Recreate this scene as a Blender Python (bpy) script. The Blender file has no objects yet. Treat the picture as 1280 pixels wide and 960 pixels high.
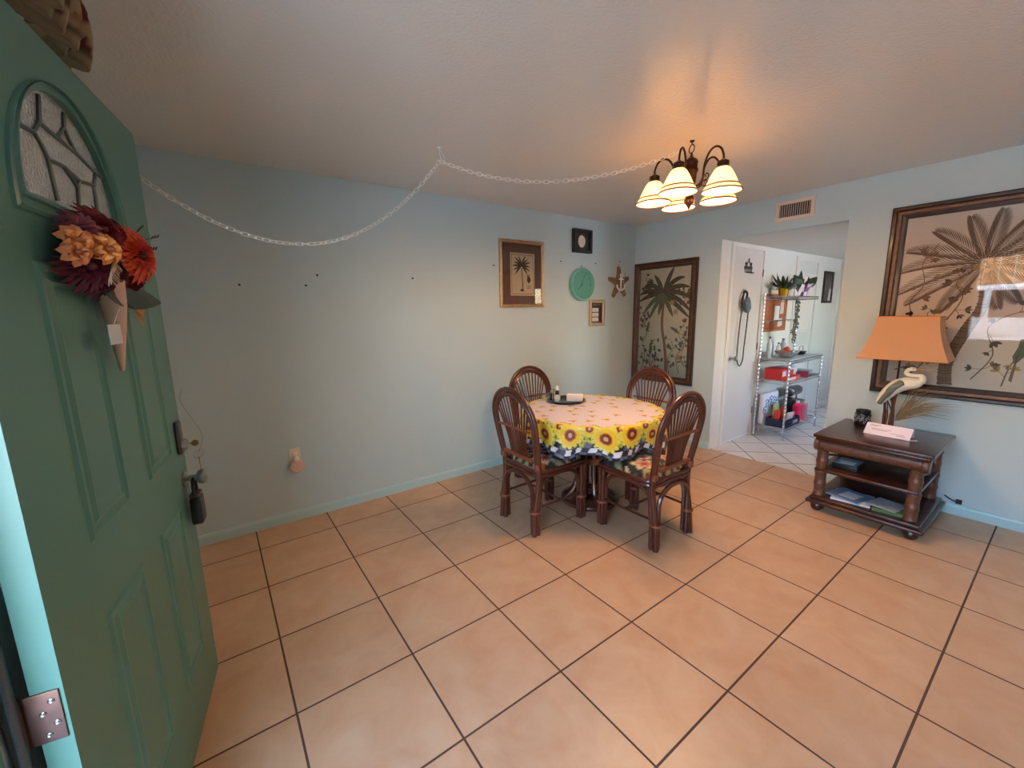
import bpy, math, random
from mathutils import Vector, Matrix
C = bpy.context.scene.collection
PI = math.pi
R = random.Random(7)
T = 2.44 / 5.2833            # floor tile pitch
CAM = (-4.16869, -3.24497, 1.48479)
FX = -4.55                   # inner face of the front wall (the one with the entrance)
DS = (-4.304, -1.25)         # free edge of the open door
DD = Vector((-.17, -.985, 0)).normalized()

# ------------------------------------------------------------ materials
def srgb(r, g, b):
    f = lambda c: (c/255/12.92) if c/255 <= .04045 else ((c/255+.055)/1.055)**2.4
    return (f(r), f(g), f(b), 1)
def mat(name, col, rough=.5, metal=0, bump=None, var=None, spec=.5, coat=0, trans=0, sheen=0, emit=None, estr=0, alpha=1):
    m = bpy.data.materials.new(name); m.use_nodes = True
    nt = m.node_tree; b = nt.nodes['Principled BSDF']
    if len(col) == 3: col = srgb(*col)
    b.inputs['Base Color'].default_value = col
    b.inputs['Roughness'].default_value = rough
    b.inputs['Metallic'].default_value = metal
    b.inputs['Specular IOR Level'].default_value = spec
    b.inputs['Coat Weight'].default_value = coat
    b.inputs['Coat Roughness'].default_value = .12
    b.inputs['Transmission Weight'].default_value = trans
    b.inputs['Sheen Weight'].default_value = sheen
    if emit:
        b.inputs['Emission Color'].default_value = srgb(*emit); b.inputs['Emission Strength'].default_value = estr
    tc = nt.nodes.new('ShaderNodeTexCoord')
    if var:                  # (scale, amount, (stretch))
        n = nt.nodes.new('ShaderNodeTexNoise'); n.inputs['Scale'].default_value = var[0]; n.inputs['Detail'].default_value = 5
        if len(var) > 2:
            mp = nt.nodes.new('ShaderNodeMapping'); mp.inputs['Scale'].default_value = var[2]
            nt.links.new(tc.outputs['Object'], mp.inputs[0]); nt.links.new(mp.outputs[0], n.inputs['Vector'])
        else: nt.links.new(tc.outputs['Object'], n.inputs['Vector'])
        mr = nt.nodes.new('ShaderNodeMapRange'); mr.inputs[1].default_value = .3; mr.inputs[2].default_value = .7
        mr.inputs[3].default_value = 1-var[1]; mr.inputs[4].default_value = 1+var[1]*.6
        nt.links.new(n.outputs[0], mr.inputs[0])
        mx = nt.nodes.new('ShaderNodeVectorMath'); mx.operation = 'SCALE'
        mx.inputs[0].default_value = col[:3]; nt.links.new(mr.outputs[0], mx.inputs['Scale'])
        nt.links.new(mx.outputs[0], b.inputs['Base Color'])
    if bump:                 # (scale, strength, distance)
        n = nt.nodes.new('ShaderNodeTexNoise'); n.inputs['Scale'].default_value = bump[0]; n.inputs['Detail'].default_value = 3
        nt.links.new(tc.outputs['Object'], n.inputs['Vector'])
        bp = nt.nodes.new('ShaderNodeBump'); bp.inputs['Strength'].default_value = bump[1]; bp.inputs['Distance'].default_value = bump[2]
        nt.links.new(n.outputs[0], bp.inputs['Height']); nt.links.new(bp.outputs[0], b.inputs['Normal'])
    return m
def vmat(name, rough=.7, sheen=.1, bump=None):       # colours carried by the mesh's own pattern
    m = mat(name, (200, 200, 200), rough, bump=bump, sheen=sheen)
    nt = m.node_tree; a = nt.nodes.new('ShaderNodeVertexColor'); a.layer_name = 'pattern'
    nt.links.new(a.outputs[0], nt.nodes['Principled BSDF'].inputs['Base Color']); return m
def pane_mat(name, tint=(1, 1, 1, 1), rough=0.0, ior=1.5, boost=1.0):
    m = bpy.data.materials.new(name); m.use_nodes = True; nt = m.node_tree; nt.nodes.clear()
    o = nt.nodes.new('ShaderNodeOutputMaterial'); t = nt.nodes.new('ShaderNodeBsdfTransparent'); g = nt.nodes.new('ShaderNodeBsdfGlossy')
    t.inputs[0].default_value = tint; g.inputs['Roughness'].default_value = rough
    f = nt.nodes.new('ShaderNodeFresnel'); f.inputs[0].default_value = ior
    mu = nt.nodes.new('ShaderNodeMath'); mu.operation = 'MULTIPLY'; mu.inputs[1].default_value = boost; mu.use_clamp = True
    nt.links.new(f.outputs[0], mu.inputs[0])
    mx = nt.nodes.new('ShaderNodeMixShader'); nt.links.new(mu.outputs[0], mx.inputs[0]); nt.links.new(t.outputs[0], mx.inputs[1])
    nt.links.new(g.outputs[0], mx.inputs[2]); nt.links.new(mx.outputs[0], o.inputs[0]); return m

def tile_mat(name, pitch, offx, offy, grout_w, col, col2, groutcol, rot=0, rough=.38):
    m = bpy.data.materials.new(name); m.use_nodes = True; nt = m.node_tree; b = nt.nodes['Principled BSDF']; L = nt.links.new
    def N(t, **k):
        n = nt.nodes.new(t)
        for a, v in k.items(): setattr(n, a, v)
        return n
    def M(op, a, b_=None, c=None):
        n = N('ShaderNodeMath', operation=op)
        for i, v in enumerate((a, b_, c)):
            if v is None: continue
            if isinstance(v, (int, float)): n.inputs[i].default_value = v
            else: L(v, n.inputs[i])
        return n.outputs[0]
    tc = N('ShaderNodeTexCoord'); mp = N('ShaderNodeMapping'); mp.inputs['Rotation'].default_value = (0, 0, rot)
    L(tc.outputs['Object'], mp.inputs[0]); sx = N('ShaderNodeSeparateXYZ'); L(mp.outputs[0], sx.inputs[0])
    u = M('MULTIPLY_ADD', sx.outputs[0], 1/pitch, offx); v = M('MULTIPLY_ADD', sx.outputs[1], 1/pitch, offy)
    fu = M('FRACT', u); fv = M('FRACT', v)
    du = M('SUBTRACT', .5, M('ABSOLUTE', M('SUBTRACT', fu, .5))); dv = M('SUBTRACT', .5, M('ABSOLUTE', M('SUBTRACT', fv, .5)))
    d = M('MULTIPLY', M('MINIMUM', du, dv), pitch)
    mr = N('ShaderNodeMapRange', interpolation_type='SMOOTHSTEP'); L(d, mr.inputs[0]); mr.inputs[1].default_value = grout_w*.5; mr.inputs[2].default_value = grout_w*.5+.0015
    cb = N('ShaderNodeCombineXYZ'); L(M('FLOOR', u), cb.inputs[0]); L(M('FLOOR', v), cb.inputs[1])
    wn = N('ShaderNodeTexWhiteNoise', noise_dimensions='3D'); L(cb.outputs[0], wn.inputs['Vector'])
    of = N('ShaderNodeVectorMath', operation='ADD'); L(tc.outputs['Object'], of.inputs[0])
    sc = N('ShaderNodeVectorMath', operation='SCALE'); L(wn.outputs['Color'], sc.inputs[0]); sc.inputs['Scale'].default_value = 20; L(sc.outputs[0], of.inputs[1])
    n1 = N('ShaderNodeTexNoise'); n1.inputs['Scale'].default_value = 5; n1.inputs['Detail'].default_value = 8; n1.inputs['Roughness'].default_value = .62; n1.inputs['Distortion'].default_value = .6
    L(of.outputs[0], n1.inputs['Vector'])
    r1 = N('ShaderNodeMapRange'); L(n1.outputs[0], r1.inputs[0]); r1.inputs[1].default_value = .35; r1.inputs[2].default_value = .68
    mx = N('ShaderNodeMix', data_type='RGBA'); L(r1.outputs[0], mx.inputs[0]); mx.inputs[6].default_value = srgb(*col); mx.inputs[7].default_value = srgb(*col2)
    br = N('ShaderNodeVectorMath', operation='SCALE'); L(mx.outputs[2], br.inputs[0]); L(M('MULTIPLY_ADD', wn.outputs['Value'], .07, .965), br.inputs['Scale'])
    m2 = N('ShaderNodeMix', data_type='RGBA'); L(mr.outputs[0], m2.inputs[0]); m2.inputs[6].default_value = srgb(*groutcol); L(br.outputs[0], m2.inputs[7])
    L(m2.outputs[2], b.inputs['Base Color'])
    L(M('MULTIPLY_ADD', mr.outputs[0], rough-.8, .8), b.inputs['Roughness'])
    bp = N('ShaderNodeBump'); bp.inputs['Strength'].default_value = .6; bp.inputs['Distance'].default_value = .002
    L(M('MULTIPLY_ADD', n1.outputs[0], .12, mr.outputs[0]), bp.inputs['Height']); L(bp.outputs[0], b.inputs['Normal'])
    return m

M = dict(
    wall=mat('pale_aqua_paint', (186, 204, 210), .55, bump=(90, .25, .002), var=(1.2, .02)),
    ceil=mat('ceiling_paint', (224, 217, 209), .2, bump=(80, .55, .004)),
    base=mat('baseboard_paint', (178, 208, 214), .35),
    white=mat('white_trim_paint', (226, 216, 206), .4, bump=(60, .1, .001)),
    kwall=mat('kitchen_wall_paint', (224, 220, 210), .5, bump=(80, .2, .002)),
    kceil=mat('kitchen_ceiling_paint', (206, 200, 192), .5, bump=(60, .3, .003)),
    floor=tile_mat('beige_ceramic_tile', T, 9.8109 % 1, .6302 % 1, .0065, (202, 160, 126), (214, 180, 148), (88, 64, 52)),
    kfloor=tile_mat('white_diagonal_tile', .3155, .58, .46, .008, (226, 216, 208), (236, 228, 222), (120, 100, 92), rot=PI/4, rough=.3),
    green=mat('green_door_paint', (80, 126, 114), .36, bump=(140, .12, .001), var=(3, .05)),
    rattan=mat('stained_rattan', (88, 43, 30), .28, coat=.35, var=(26, .35, (1, 1, .3))),
    wrap=mat('rattan_binding', (140, 78, 50), .4, var=(160, .3)),
    tabw=mat('dark_table_wood', (84, 36, 22), .3, coat=.3, var=(14, .3)),
    esp=mat('espresso_wood', (62, 30, 24), .3, coat=.4, var=(9, .3, (1, 6, 6))),
    esp2=mat('espresso_worn_wood', (96, 60, 44), .38, coat=.2, var=(40, .35)),
    brass=mat('aged_brass', (150, 118, 70), .35, 1),
    bronze=mat('dark_bronze', (62, 40, 32), .42, .85),
    chrome=mat('chrome', (210, 212, 216), .16, 1),
    steel=mat('brushed_steel', (170, 168, 165), .3, 1),
    hinge=mat('tarnished_hinge_metal', (122, 92, 84), .42, .9, var=(30, .2)),
    black=mat('black_plastic', (18, 18, 20), .35),
    blackm=mat('matte_black', (24, 23, 24), .6),
    gold=mat('gold_frame', (184, 156, 118), .38, .4, var=(40, .2)),
    frm=mat('dark_picture_wood', (56, 33, 23), .35, coat=.3, var=(18, .45)),
    gilt=mat('gilt_line', (104, 70, 48), .4, .3, var=(30, .4)),
    mat1=mat('mauve_mat_board', (122, 100, 98), .85),
    cream=mat('cream_paper', (226, 218, 204), .8),
    print3=mat('aged_print_paper', (214, 200, 188), .8, var=(4, .06)),
    print2=mat('sage_print_paper', (192, 187, 166), .8, var=(4, .06)),
    pdk=mat('print_dark_ink', (74, 68, 58), .8), pmd=mat('print_brown_ink', (124, 98, 78), .8),
    pbr=mat('print_umber_ink', (98, 80, 66), .8), pgr=mat('print_green_ink', (92, 100, 78), .8), plt=mat('print_light_ink', (160, 134, 108), .8),
    pgd=mat('print_gold_ink', (176, 140, 84), .8), prd=mat('print_rust_ink', (140, 74, 50), .8),
    whitepl=mat('white_plastic', (236, 234, 230), .3),
    ivory=mat('ivory_plastic', (226, 208, 188), .4),
    paper=mat('white_paper', (240, 236, 232), .7), pink=mat('pink_card', (238, 224, 234), .7),
    teal=mat('teal_plastic', (112, 182, 168), .4), teal2=mat('teal_clock_face', (86, 156, 142), .6),
    glass=pane_mat('picture_glass'), wglass=pane_mat('window_glass'),
    shade=mat('orange_linen_shade', (194, 146, 108), .85, bump=(500, .3, .001), sheen=.2),
)
def glow_shade():
    m = bpy.data.materials.new('alabaster_glass'); m.use_nodes = True; nt = m.node_tree; nt.nodes.clear()
    o = nt.nodes.new('ShaderNodeOutputMaterial'); t = nt.nodes.new('ShaderNodeBsdfTranslucent'); d = nt.nodes.new('ShaderNodeBsdfPrincipled')
    t.inputs[0].default_value = (1, .93, .78, 1); d.inputs['Base Color'].default_value = (.95, .88, .72, 1); d.inputs['Roughness'].default_value = .2
    mx = nt.nodes.new('ShaderNodeMixShader'); mx.inputs[0].default_value = .3
    nt.links.new(t.outputs[0], mx.inputs[2]); nt.links.new(d.outputs[0], mx.inputs[1]); nt.links.new(mx.outputs[0], o.inputs[0]); return m
M['alab'] = glow_shade()
def door_glass():
    m = bpy.data.materials.new('textured_door_glass'); m.use_nodes = True; nt = m.node_tree; b = nt.nodes['Principled BSDF']
    b.inputs['Base Color'].default_value = (.55, .6, .58, 1); b.inputs['Transmission Weight'].default_value = .55; b.inputs['Roughness'].default_value = .22
    tc = nt.nodes.new('ShaderNodeTexCoord'); n = nt.nodes.new('ShaderNodeTexVoronoi'); n.inputs['Scale'].default_value = 150
    nt.links.new(tc.outputs['Object'], n.inputs['Vector']); bp = nt.nodes.new('ShaderNodeBump'); bp.inputs['Strength'].default_value = .7; bp.inputs['Distance'].default_value = .004
    nt.links.new(n.outputs[0], bp.inputs['Height']); nt.links.new(bp.outputs[0], b.inputs['Normal']); return m
M['dglass'] = door_glass()
_cm = {}
def cm(r, g, b, rough=.6, **k):
    key = (r, g, b, rough)
    if key not in _cm: _cm[key] = mat('paint_%d_%d_%d' % (r, g, b), (r, g, b), rough, **k)
    return _cm[key]

# ------------------------------------------------------------ mesh builder
class MB:
    def __init__(s): s.v = []; s.f = []; s.m = []; s.cur = 0; s.col = None
    def add(s, vs, fs):
        o = len(s.v); s.v += [tuple(p) for p in vs]; s.f += [tuple(i+o for i in f) for f in fs]; s.m += [s.cur]*len(fs); return s
    def box(s, x0, x1, y0, y1, z0, z1):
        x0, x1 = sorted((x0, x1)); y0, y1 = sorted((y0, y1)); z0, z1 = sorted((z0, z1))
        return s.add([(x0,y0,z0),(x1,y0,z0),(x1,y1,z0),(x0,y1,z0),(x0,y0,z1),(x1,y0,z1),(x1,y1,z1),(x0,y1,z1)],
                     [(3,2,1,0),(4,5,6,7),(0,1,5,4),(1,2,6,5),(2,3,7,6),(3,0,4,7)])
    def rbox(s, x0, x1, y0, y1, z0, z1, r, n=3):     # box with all vertical-section edges rounded
        x0, x1 = sorted((x0, x1)); y0, y1 = sorted((y0, y1)); z0, z1 = sorted((z0, z1))
        r = min(r, (x1-x0)/2.01, (y1-y0)/2.01, (z1-z0)/2.01)
        rings = []
        for k in range(n+1):
            a = PI/2*k/n; rings.append((r*(1-math.sin(a)), z0+r*(1-math.cos(a)) if 0 else z0+r-r*math.cos(a)))
        rings += [(i, z0+z1-z) for i, z in reversed(rings)]
        def ring(ins, z):
            rr = max(r-ins, 1e-5); pts = []
            for cx, cy, a0 in ((x1-r, y1-r, 0), (x0+r, y1-r, PI/2), (x0+r, y0+r, PI), (x1-r, y0+r, 1.5*PI)):
                for k in range(n+1):
                    a = a0+PI/2*k/n; pts.append((cx+rr*math.cos(a), cy+rr*math.sin(a), z))
            return pts
        vs = []; fs = []; L = 4*(n+1)
        for ins, z in rings: vs += ring(ins, z)
        for k in range(len(rings)-1):
            for i in range(L): j = (i+1) % L; fs.append((k*L+i, k*L+j, (k+1)*L+j, (k+1)*L+i))
        fs.append(tuple(reversed(range(L)))); fs.append(tuple((len(rings)-1)*L+i for i in range(L)))
        return s.add(vs, fs)
    def tube(s, pts, r, n=8, closed=False, cap=True):
        P = [Vector(p) for p in pts]; N = len(P)
        rr = r if isinstance(r, (list, tuple)) else [r]*N
        tang = []
        for i in range(N):
            a = P[(i-1) % N] if (closed or i > 0) else P[i]; b = P[(i+1) % N] if (closed or i < N-1) else P[i]
            t = b-a; tang.append(t.normalized() if t.length > 1e-9 else Vector((0, 0, 1)))
        t0 = tang[0]; u = t0.cross(Vector((0, 0, 1)))
        if u.length < .1: u = t0.cross(Vector((0, 1, 0)))
        u.normalize(); vs = []; fs = []
        for i in range(N):
            t = tang[i]; u = (u-t*u.dot(t)); u = u.normalized() if u.length > 1e-6 else t.orthogonal().normalized()
            w = t.cross(u)
            for k in range(n): a = 2*PI*k/n; vs.append(P[i]+(u*math.cos(a)+w*math.sin(a))*rr[i])
        for i in range(N if closed else N-1):
            j = (i+1) % N
            for k in range(n): q = (k+1) % n; fs.append((i*n+k, i*n+q, j*n+q, j*n+k))
        if cap and not closed: fs.append(tuple(reversed(range(n)))); fs.append(tuple((N-1)*n+k for k in range(n)))
        return s.add(vs, fs)
    def lathe(s, prof, c=(0, 0, 0), n=24, axis='z', sx=1, sy=1, cap=True):
        vs = []; fs = []; m = len(prof)
        for r, z in prof:
            for k in range(n):
                a = 2*PI*k/n; p = (r*math.cos(a)*sx, r*math.sin(a)*sy, z)
                if axis == 'x': p = (p[2], p[0], p[1])
                if axis == 'y': p = (p[0], p[2], p[1])
                vs.append((p[0]+c[0], p[1]+c[1], p[2]+c[2]))
        for i in range(m-1):
            for k in range(n): q = (k+1) % n; fs.append((i*n+k, i*n+q, (i+1)*n+q, (i+1)*n+k))
        if cap and prof[0][0] > .0012: fs.append(tuple(reversed(range(n))))
        if cap and prof[-1][0] > .0012: fs.append(tuple((m-1)*n+k for k in range(n)))
        return s.add(vs, fs)
    def sphere(s, c, r, n=12, sx=1, sy=1, sz=1):
        return s.lathe([(max(r*math.sin(PI*k/n), 1e-5), -r*math.cos(PI*k/n)*sz) for k in range(n+1)], c, n*2, sx=sx, sy=sy)
    def prism(s, poly, f0, f1):       # poly in 2D; f0, f1 map (u, v) to 3D
        n = len(poly); return s.add([f0(*p) for p in poly]+[f1(*p) for p in poly],
            [tuple(reversed(range(n))), tuple(range(n, 2*n))]+[(i, (i+1) % n, n+(i+1) % n, n+i) for i in range(n)])
    def quad(s, a, b, c, d): return s.add([a, b, c, d], [(0, 1, 2, 3)])
    def xf(s, mtx):
        s.v = [tuple(mtx @ Vector(p)) for p in s.v]; return s
    def build(s, name, mats, parent=None, smooth=True, bevel=0, angle=40, col=None):
        me = bpy.data.meshes.new(name); me.from_pydata(s.v, [], s.f)
        if not isinstance(mats, (list, tuple)): mats = [mats]
        for m in mats: me.materials.append(m)
        me.polygons.foreach_set('material_index', s.m)
        if col:
            a = me.color_attributes.new('pattern', 'FLOAT_COLOR', 'POINT')
            flat = []
            for c in col: flat += [c[0], c[1], c[2], 1]
            a.data.foreach_set('color', flat)
        me.validate(); me.update()
        o = bpy.data.objects.new(name, me); C.objects.link(o)
        if smooth:
            me.polygons.foreach_set('use_smooth', [True]*len(me.polygons))
            try: me.set_sharp_from_angle(angle=math.radians(angle))
            except Exception: pass
        if bevel:
            b = o.modifiers.new('bevel', 'BEVEL'); b.width = bevel; b.segments = 2; b.limit_method = 'ANGLE'; b.angle_limit = math.radians(40)
        if parent: o.parent = parent
        return o
def empty(name, loc=(0, 0, 0), rz=0):
    o = bpy.data.objects.new(name, None); C.objects.link(o); o.location = loc; o.rotation_euler = (0, 0, rz); o.empty_display_size = .05; return o
def tag(o, label, cat, group=None, kind=None):
    o['label'] = label; o['category'] = cat
    if group: o['group'] = group
    if kind: o['kind'] = kind
    return o
def struct(o, label=None):
    o['kind'] = 'structure'
    if label: o['label'] = label
    return o
def copy_tree(o, parent=None):
    c = o.copy(); C.objects.link(c)
    if parent: c.parent = parent
    for ch in list(o.children): copy_tree(ch, c)
    return c
def spline(pts, n=8, closed=False):
    P = [Vector(p) for p in pts]; out = []; N = len(P)
    for i in range(N if closed else N-1):
        if closed: a, b, c, d = P[(i-1) % N], P[i], P[(i+1) % N], P[(i+2) % N]
        else: a, b, c, d = P[max(i-1, 0)], P[i], P[i+1], P[min(i+2, N-1)]
        for k in range(n):
            t = k/n; out.append(.5*((2*b)+(c-a)*t+(2*a-5*b+4*c-d)*t*t+(3*b-a-3*c+d)*t**3))
    if not closed: out.append(P[-1])
    return out

# ------------------------------------------------------------ room shell
H = 2.44
Y1 = -5.6
KX0, KX1, KY0, KY1, KH = .12, 4.4, -1.035, -3.6, 2.15
struct(MB().box(FX-.2, 0.03, Y1-.1, .1, -.12, 0).build('floor', M['floor'], smooth=False), 'square beige ceramic tile floor with dark grout')
struct(MB().box(.03, KX1+.1, KY1-.1, .1, -.12, 0).build('floor_kitchen', M['kfloor'], smooth=False), 'white kitchen floor tile laid diagonally beyond the opening')
struct(MB().box(FX-.25, .12, Y1-.1, .1, H, H+.2).build('ceiling', M['ceil'], smooth=False), 'off white textured ceiling')
struct(MB().box(KX0, KX1+.1, KY1-.1, KY0+.1, KH, H+.2).build('ceiling_kitchen', M['kceil'], smooth=False), 'lower kitchen ceiling beyond the opening')
struct(MB().box(FX-.2, .12, 0, .1, 0, H).build('wall_left', M['wall'], smooth=False), 'long pale aqua wall behind the dining table')
w = MB(); w.box(0, .12, KY0, 0, 0, H); w.box(0, .12, Y1, -2.04, 0, H); w.box(0, .12, -2.04, KY0, KH, H)
struct(w.build('wall_right', M['wall'], smooth=False), 'pale blue wall with the kitchen opening and framed palm prints')
# front wall with doorway, a window, and an unseen window added for light
w = MB(); X0, X1 = FX-.18, FX; DY0, DY1, DZ = -3.20, -2.235, 2.13
W1 = (-2.0, -1.1, 1.0, 2.02); W2 = (-5.2, -3.75, .95, 2.05)
def wallx(w, x0, x1, ya, yb, z0, z1, holes):
    ys = sorted({ya, yb, *[h[0] for h in holes], *[h[1] for h in holes]})
    for a, b in zip(ys, ys[1:]):
        cuts = sorted([(h[2], h[3]) for h in holes if h[0] <= a+1e-6 and h[1] >= b-1e-6]); z = z0
        for c, d in cuts:
            if c > z: w.box(x0, x1, a, b, z, c)
            z = d
        if z < z1: w.box(x0, x1, a, b, z, z1)
wallx(w, X0, X1, Y1, 0, 0, H, [(DY0, DY1, 0, DZ), W1, W2])
struct(w.build('wall_front', M['wall'], smooth=False), 'pale wall holding the entrance')
struct(MB().box(FX-.2, .12, Y1-.1, Y1, 0, H).build('wall_back', M['wall'], smooth=False))
# kitchen walls
w = MB(); w.box(KX0, KX1+.1, KY0, KY0+.1, 0, H); struct(w.build('wall_kitchen_left', M['kwall'], smooth=False), 'white kitchen wall with doors and corkboard')
struct(MB().box(KX1, KX1+.1, KY1, KY0, 0, H).build('wall_kitchen_end', M['kwall'], smooth=False))
w = MB(); w.box(KX0, .9, KY1-.1, KY1, 0, H); w.box(2.5, KX1+.1, KY1-.1, KY1, 0, H); w.box(.9, 2.5, KY1-.1, KY1, 0, .95); w.box(.9, 2.5, KY1-.1, KY1, 2.0, H)
struct(w.build('wall_kitchen_right', M['kwall'], smooth=False))
# windows
def window(name, y0, y1, z0, z1, x, xo, nx=2):
    f = MB(); t = .04; xa, xb = x-.11, x-.05
    f.box(xa, xb, y0, y1, z0, z0+t); f.box(xa, xb, y0, y1, z1-t, z1); f.box(xa, xb, y0, y0+t, z0, z1); f.box(xa, xb, y1-t, y1, z0, z1)
    f.box(xa, xb, y0, y1, (z0+z1)/2-.02, (z0+z1)/2+.02)
    o = struct(f.build(name, M['white'], smooth=False))
    MB().box(x-.085, x-.08, y0+t, y1-t, z0+t, z1-t).build('pane', M['wglass'], o, smooth=False); return o
window('window_1', *W1, FX, 0); window('added_window_2', *W2, FX, 0)  # the second one is out of view, added to give more daylight
f = MB(); f.box(.9, 2.5, KY1-.08, KY1-.03, .95, 1.0); f.box(.9, 2.5, KY1-.08, KY1-.03, 1.95, 2.0); f.box(.9, .95, KY1-.08, KY1-.03, .95, 2); f.box(2.45, 2.5, KY1-.08, KY1-.03, .95, 2); f.box(1.68, 1.72, KY1-.08, KY1-.03, .95, 2)  # unseen kitchen window, added to let daylight into the kitchen
o = struct(f.build('added_window_3', M['white'], smooth=False)); MB().box(.95, 2.45, KY1-.06, KY1-.055, 1, 1.95).build('pane', M['wglass'], o, smooth=False)
# baseboards
def base_x(name, x0, x1, y, s, m):      # along x
    prof = [(0, 0), (.014, 0), (.014, .055), (.009, .068), (0, .074)]
    b = MB(); b.add([(x, y+s*p[0], p[1]) for x in (x0, x1) for p in prof], [tuple(range(5)), tuple(range(9, 4, -1))]+[(i, (i+1) % 5, 5+(i+1) % 5, 5+i) for i in range(5)])
    return struct(b.build(name, m, smooth=False))
def base_y(name, y0, y1, x, s, m):
    prof = [(0, 0), (.014, 0), (.014, .055), (.009, .068), (0, .074)]
    b = MB(); b.add([(x+s*p[0], y, p[1]) for y in (y0, y1) for p in prof], [tuple(range(5)), tuple(range(9, 4, -1))]+[(i, (i+1) % 5, 5+(i+1) % 5, 5+i) for i in range(5)])
    return struct(b.build(name, m, smooth=False))
base_x('baseboard_left', FX, 0, 0, -1, M['base'])
base_y('baseboard_right', -1.035, -.014, 0, -1, M['base']); base_y('baseboard_right_far', Y1, -2.04, 0, -1, M['base'])
base_y('baseboard_front', DY1+.09, 0, FX, 1, M['base'])
base_x('baseboard_kitchen', 1.12, 1.72, KY0, -1, M['white']); base_x('baseboard_kitchen_far', 2.58, KX1, KY0, -1, M['white'])
# entrance frame: jambs, weather strip, threshold
f = MB(); f.box(FX-.18, FX+.005, DY1-.03, DY1, 0, DZ); f.box(FX-.18, FX+.005, DY0, DY0+.03, 0, DZ); f.box(FX-.18, FX+.005, DY0, DY1, DZ-.025, DZ)
f.box(FX, FX+.018, DY0-.07, DY0, 0, DZ+.07); f.box(FX, FX+.018, DY0, DY1, DZ, DZ+.07)
jamb = struct(f.build('trim_1', M['green'], smooth=False, bevel=.002), 'entrance door frame')
MB().tube([(-4.536, -2.208, .02), (-4.536, -2.208, 2.08)], .011, 12).build('weather_strip', mat('grey_weather_strip', (84, 88, 92), .3, .6), jamb)
MB().box(FX-.2, FX+.0, DY0, DY1, 0, .015).build('threshold', M['steel'], jamb, smooth=False)

# ------------------------------------------------------------ the open green door (local frame: s along DD from free edge, n outwards towards the room side seen, z up)
DW, DH, DTH = .968, 2.085, .045
NRM = Vector((-DD.y, DD.x, 0))
if NRM.x < 0: NRM = -NRM
DM = Matrix(((DD.x, NRM.x, 0, DS[0]), (DD.y, NRM.y, 0, DS[1]), (0, 0, 1, .018), (0, 0, 0, 1)))
door = empty('door_1'); struct(door, 'green entrance door with fan light, open against the front wall'); door.matrix_world = DM
AC, AW, AZ, AH = .512, .288, 1.677, .318      # arch frame outer: centre, half width, base, height
def arch(k_w, k_h, zb, n=28):
    return [(AC+k_w*math.cos(PI*i/n), zb+k_h*math.sin(PI*i/n)**.92) for i in range(n+1)]
# slab with arched hole: front/back faces built from strips around the arch
gw, gh, gz = .243, .268, AZ+.032
s = MB()
def strip(y):
    """slab face at depth y, full rectangle minus the arch opening"""
    a = arch(gw, gh, gz); outer = []
    vs = []; fs = []
    for (u, z) in a:
        vs.append((u, y, z)); vs.append((u, y, DH))
    for i in range(len(a)-1): fs.append((2*i, 2*i+1, 2*i+3, 2*i+2))
    b = len(vs); vs += [(0, y, 0), (DW, y, 0), (DW, y, gz), (0, y, gz), (0, y, DH), (DW, y, DH), (AC-gw, y, gz), (AC+gw, y, gz), (AC-gw, y, DH), (AC+gw, y, DH)]
    fs += [(b, b+1, b+2, b+3), (b+3, b+6, b+8, b+4), (b+7, b+2, b+5, b+9)]
    return vs, fs
s.add(*strip(0)); s.add(*strip(-DTH))
s.add([(0, 0, 0), (0, -DTH, 0), (0, -DTH, DH), (0, 0, DH)], [(0, 1, 2, 3)]); s.add([(DW, 0, 0), (DW, -DTH, 0), (DW, -DTH, DH), (DW, 0, DH)], [(3, 2, 1, 0)])
s.add([(0, 0, DH), (0, -DTH, DH), (DW, -DTH, DH), (DW, 0, DH)], [(0, 1, 2, 3)]); s.add([(0, 0, 0), (0, -DTH, 0), (DW, -DTH, 0), (DW, 0, 0)], [(3, 2, 1, 0)])
a = arch(gw, gh, gz); a2 = a+[a[0]]
s.add([(u, 0, z) for u, z in a2]+[(u, -DTH, z) for u, z in a2], [(i, i+1, len(a2)+i+1, len(a2)+i) for i in range(len(a2)-1)])
s.build('slab', M['green'], door, smooth=False)
def framed(u0, u1, z0, z1, y=0):      # embossed moulding of one panel
    b = MB()
    prof = [(0, 0), (.006, .006), (.014, .0065), (.02, .001), (.03, .001), (.04, .0075), (.05, .0045)]
    rings = []
    for d, h in prof:
        rings.append([(u0+d, y+h, z0+d), (u1-d, y+h, z0+d), (u1-d, y+h, z1-d), (u0+d, y+h, z1-d)])
    vs = [p for r in rings for p in r]; fs = []
    for k in range(len(rings)-1):
        for i in range(4): j = (i+1) % 4; fs.append((4*k+i, 4*k+j, 4*k+4+j, 4*k+4+i))
    L = 4*(len(rings)-1); fs.append((L, L+1, L+2, L+3)); b.add(vs, fs); return b
for u0, u1 in ((.155, .385), (.545, .775)):
    for z0, z1 in ((.225, .80), (.98, 1.585)):
        framed(u0, u1, z0, z1).build('panel', M['green'], door, smooth=False)
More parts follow.
